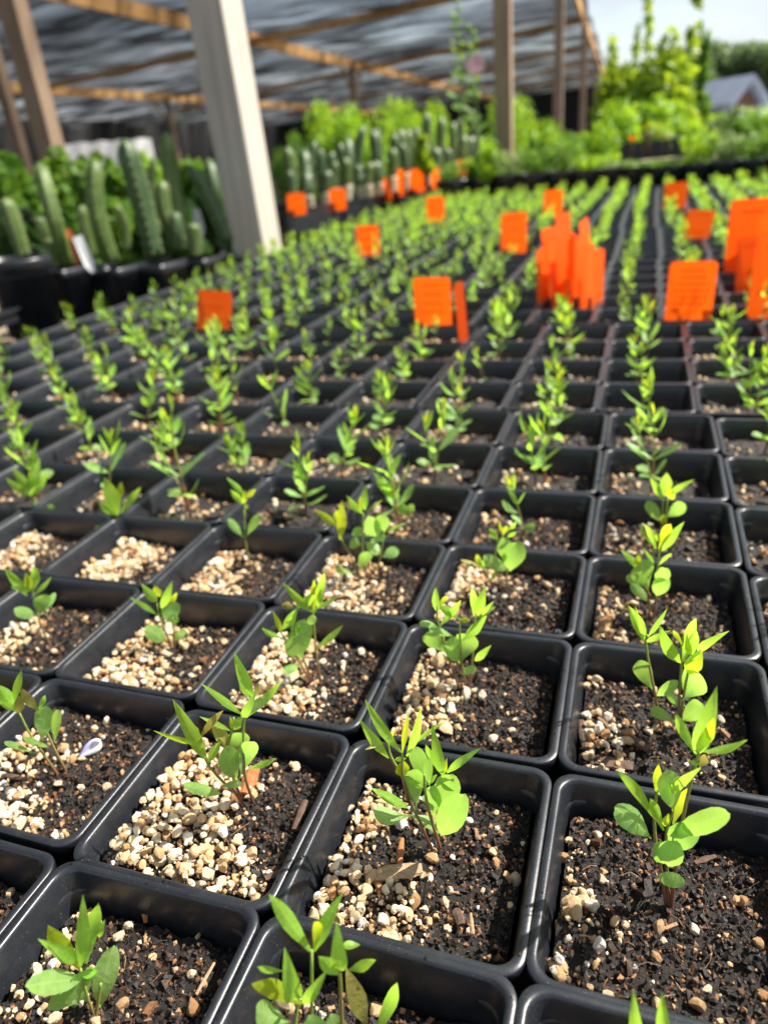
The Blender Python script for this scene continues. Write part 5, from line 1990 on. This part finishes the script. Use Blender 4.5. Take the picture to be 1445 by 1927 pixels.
# ------------------------------------------------------------------ black nursery pots at the end of the trays
line = [(852, 338), (905, 332), (958, 328), (1010, 325), (1062, 321), (1112, 318), (1162, 314), (1210, 312), (1260, 310), (1312, 306), (1365, 302), (1420, 298), (1478, 294)]
for i, (x_, y_) in enumerate(line):
    p = on_z(x_, y_, .075)
    r = 33 / pxm(p)
    round_pot(p, r, .17, '%s from the left in the line of big black pots behind the seedling trays' % WORDS[i], 'line of big black nursery pots')
    p2 = p + np.array([p[0] - CAM[0], p[1] - CAM[1], 0]) * .0
    m_ = [F_MID, F_LIME, F_GREY, F_MID][i % 4]
    g = np.random.default_rng(i + 60)
    # herb growing in the pot
    o = empty('potted_herb', tuple(p + (0, 0, -.03)))
    tag(o, '%s from the left of the leafy herbs growing in the line of big black pots' % WORDS[i], 'herb', 'herbs in the big black pots')
    mb = MB()
    vs, fs = [], []
    H_ = g.uniform(.03, .05) if i in (6, 7, 8) else g.uniform(.08, .18)
    for k_ in range(420):
        hz_ = g.random() ** .8 * H_
        rr = r * (.5 + hz_ / H_ * .7) * math.sqrt(g.random())
        a_ = g.uniform(0, 6.28)
        p_ = np.array([rr * math.cos(a_), rr * math.sin(a_), hz_])
        d_ = g.normal(size=3) + (0, 0, 1.2)
        d_ /= np.linalg.norm(d_)
        b_ = np.cross(d_, g.normal(size=3))
        b_ /= np.linalg.norm(b_)
        s_ = g.uniform(.008, .02)
        k0 = len(vs)
        vs += [p_ - d_ * s_, p_ + b_ * s_ * .4, p_ + d_ * s_, p_ - b_ * s_ * .4]
        fs.append((k0, k0 + 1, k0 + 2, k0 + 3))
    mb.add(vs, fs, 0, np.full(len(vs), .5))
    mb.build('foliage', m_, o)
    mb = MB()
    for k_ in range(5):
        a_ = g.uniform(0, 6.28)
        mb.tube([(0, 0, 0), (r * .3 * math.cos(a_), r * .3 * math.sin(a_), H_ * .6), (r * .5 * math.cos(a_), r * .5 * math.sin(a_), H_)], [.003, .002, .001], 4)
    mb.build('stems', STEM, o)

# crates with tags behind
for i, (x0, x1, yt, yb, ds) in enumerate([(1172, 1240, 268, 296, 5.6), (1244, 1318, 262, 290, 5.7)]):
    p = on_dist((x0 + x1) / 2, (yt + yb) / 2, ds)
    s_ = pxm(p)
    wv, hv = (x1 - x0) / s_ / 2, (yb - yt) / s_ / 2
    v = p - CAM
    yaw = math.atan2(v[1], v[0]) - math.pi / 2
    mb = MB()
    dpt = .2
    for (cx, cy, hx, hy) in ((0, -dpt, wv, .006), (0, dpt, wv, .006), (-wv, 0, .006, dpt - .006), (wv, 0, .006, dpt - .006)):
        mb.box((cx, cy, 0), (hx, hy, hv))
    mb.box((0, 0, -hv * .6), (wv - .006, dpt - .006, .01))
    for k_ in range(7):
        mb.box((-wv + (k_ + .5) * wv * 2 / 7, -dpt - .009, 0), (.008, .003, hv * .95))
    o = mb.build('plant_crate', PLASTIC, loc=tuple(p), smooth=False)
    o.rotation_euler = (0, 0, yaw)
    tag(o, ['black crate of flowers behind the big pots, left one', 'black crate of flowers behind the big pots, right one'][i], 'crate', 'black crates behind the big pots')
# table under them
p = on_dist(1245, 300, 5.75)
tb = empty('display_table', tuple(p))
tag(tb, 'brown wooden table under the two black crates', 'table')
yaw = math.atan2((p - CAM)[1], (p - CAM)[0]) - math.pi / 2
mb = MB()
mb.box((0, 0, -.03), (.42, .28, .025))
mb.build('tabletop', BENCHW, tb, smooth=False)
for sx_ in (-1, 1):
    for sy_ in (-1, 1):
        mb = MB()
        hh = (p[2] - .055 - GROUND) / 2
        mb.box((sx_ * .36, sy_ * .22, -.055 - hh), (.03, .03, hh))
        mb.build('leg', BENCHW, tb, smooth=False)
tb.rotation_euler = (0, 0, yaw)
FLOW = {'orange': ORANGE, 'red': simple('red_petals', [(.3, (.6, .05, .02)), (.7, (.7, .1, .04))], 30, .6, None), 'white': WHITE,
        'yellow': simple('yellow_petals', [(.3, (.75, .60, .02)), (.7, (.85, .7, .04))], 30, .6, None), 'pink': simple('pink_petals', [(.3, (.80, .42, .45)), (.7, (.86, .55, .57))], 30, .6, None)}


def flower_head(x, y, dpx, ds, col, label, group, stem=.12):
    p = on_dist(x, y, ds)
    r = dpx / 2 / pxm(p)
    o = empty('flower', tuple(p + (0, 0, -stem)))
    tag(o, label, 'flower', group)
    for k_ in range(6):
        a = k_ * math.pi / 3
        mb = MB()
        d = np.array([math.cos(a), math.sin(a), .45]) * 1.5
        leaf(mb, (0, 0, stem), np.array([0, 0, stem]) + d * r, r * 1.4, np.cross(d, (0, 0, 1)), 'o', .1, .1, 0, 1)
        mb.build('petal', FLOW[col], o)
    mb = MB()
    mb.tube([(0, 0, 0), (0, 0, stem)], .003, 4)
    mb.build('stem', STEM, o)


for i, (x_, y_, d_, c_) in enumerate([(1190, 264, 14, 'orange'), (1222, 258, 20, 'pink'), (1210, 262, 14, 'red'), (1248, 260, 14, 'red'), (1262, 262, 18, 'white'), (1218, 240, 12, 'yellow'), (1236, 238, 12, 'yellow')]):
    flower_head(x_, y_, d_, 5.33, c_, ['orange flower leftmost above the black crates', 'large pale pink flower above the left crate', 'red flower beside the large pale pink one', 'red flower between the crates',
                'white flower above the right crate', 'yellow flower above the pink one, left', 'yellow flower above the pink one, right'][i], 'flowers above the black crates', .1)

# hollyhock stalks
def stalk(x0, y0, x1, y1, ds, label, seed, flower=None):
    g = np.random.default_rng(seed)
    a, b = on_dist(x0, y0, ds), on_dist(x1, y1, ds)
    o = empty('hollyhock', tuple(a))
    tag(o, label, 'flower', 'tall hollyhock stalks')
    mb = MB()
    P = np.array([(0, 0, 0), (b - a) * .5 + (.01, .0, 0), b - a])
    mb.tube(smooth_line(P, 5), np.linspace(.007, .003, 11), 5)
    mb.build('stem', F_GREY, o)
    n_ = 34
    for k_ in range(n_):
        u = .15 + .85 * (k_ + .5) / n_
        p = (b - a) * u
        aa = k_ * 2.4
        s_ = .05 * (1.15 - u) + .014
        if u < .45:
            if k_ % 3:
                continue
            s_ *= 1.2
        d = np.array([math.cos(aa), math.sin(aa), .5])
        d /= np.linalg.norm(d)
        if u > .42 and k_ % 2:
            v, f = LUMPS0[k_ % 6]
            mb = MB()
            mb.add(v * .016 * (1.3 - .5 * u) + p + d * .022, f)
            mb.build('bud', F_LIME, o)
        else:
            mb = MB()
            leaf(mb, p, p + d * s_ * 1.3, s_ * 1.1, np.cross(d, (0, 0, 1)), 'o', -.1, .1, 0, 1)
            mb.build('leaf', F_MID if u < .6 else F_GREY, o)
    if flower:
        q = on_dist(flower[0], flower[1], ds - .03) - a
        for k_ in range(5):
            aa = k_ * 1.257
            vw = (CAM - a) / np.linalg.norm(CAM - a)
            e1 = np.cross(vw, (0, 0, 1))
            e1 /= np.linalg.norm(e1)
            d = e1 * math.cos(aa) + np.array([0, 0, 1]) * math.sin(aa) + vw * .4
            mb = MB()
            leaf(mb, q, q + d * .042, .05, np.cross(d, vw), 'o', .1, .1, 0, 1)
            mb.build('petal', FLOW['pink'], o)


stalk(868, 300, 857, -15, 4.1, 'taller of the two hollyhock stalks, mostly buds', 1)
stalk(895, 305, 888, 52, 4.0, 'shorter hollyhock stalk with one pink flower', 2, (895, 122))
# a potted leafy sprig and a lime plant near the cacti
bush(905, 268, 60, 4.3, F_LIME, .03, 500, 'small pale leaved plant at the foot of the hollyhocks', 'plant', 'leafy_plant', z0=0.0, seed=70, aspect=.7, lobes=5)
bush(800, 250, 40, 4.1, F_YEL, .03, 350, 'narrow lime plant standing between the young cacti', 'plant', 'leafy_plant', z0=0.05, seed=71, aspect=.6, lobes=5)
bush(1000, 205, 24, 5.2, F_MID, .02, 160, 'thin pink tipped plant by the second brown post', 'plant', 'leafy_plant', z0=-.1, seed=72, aspect=.5, lobes=4)
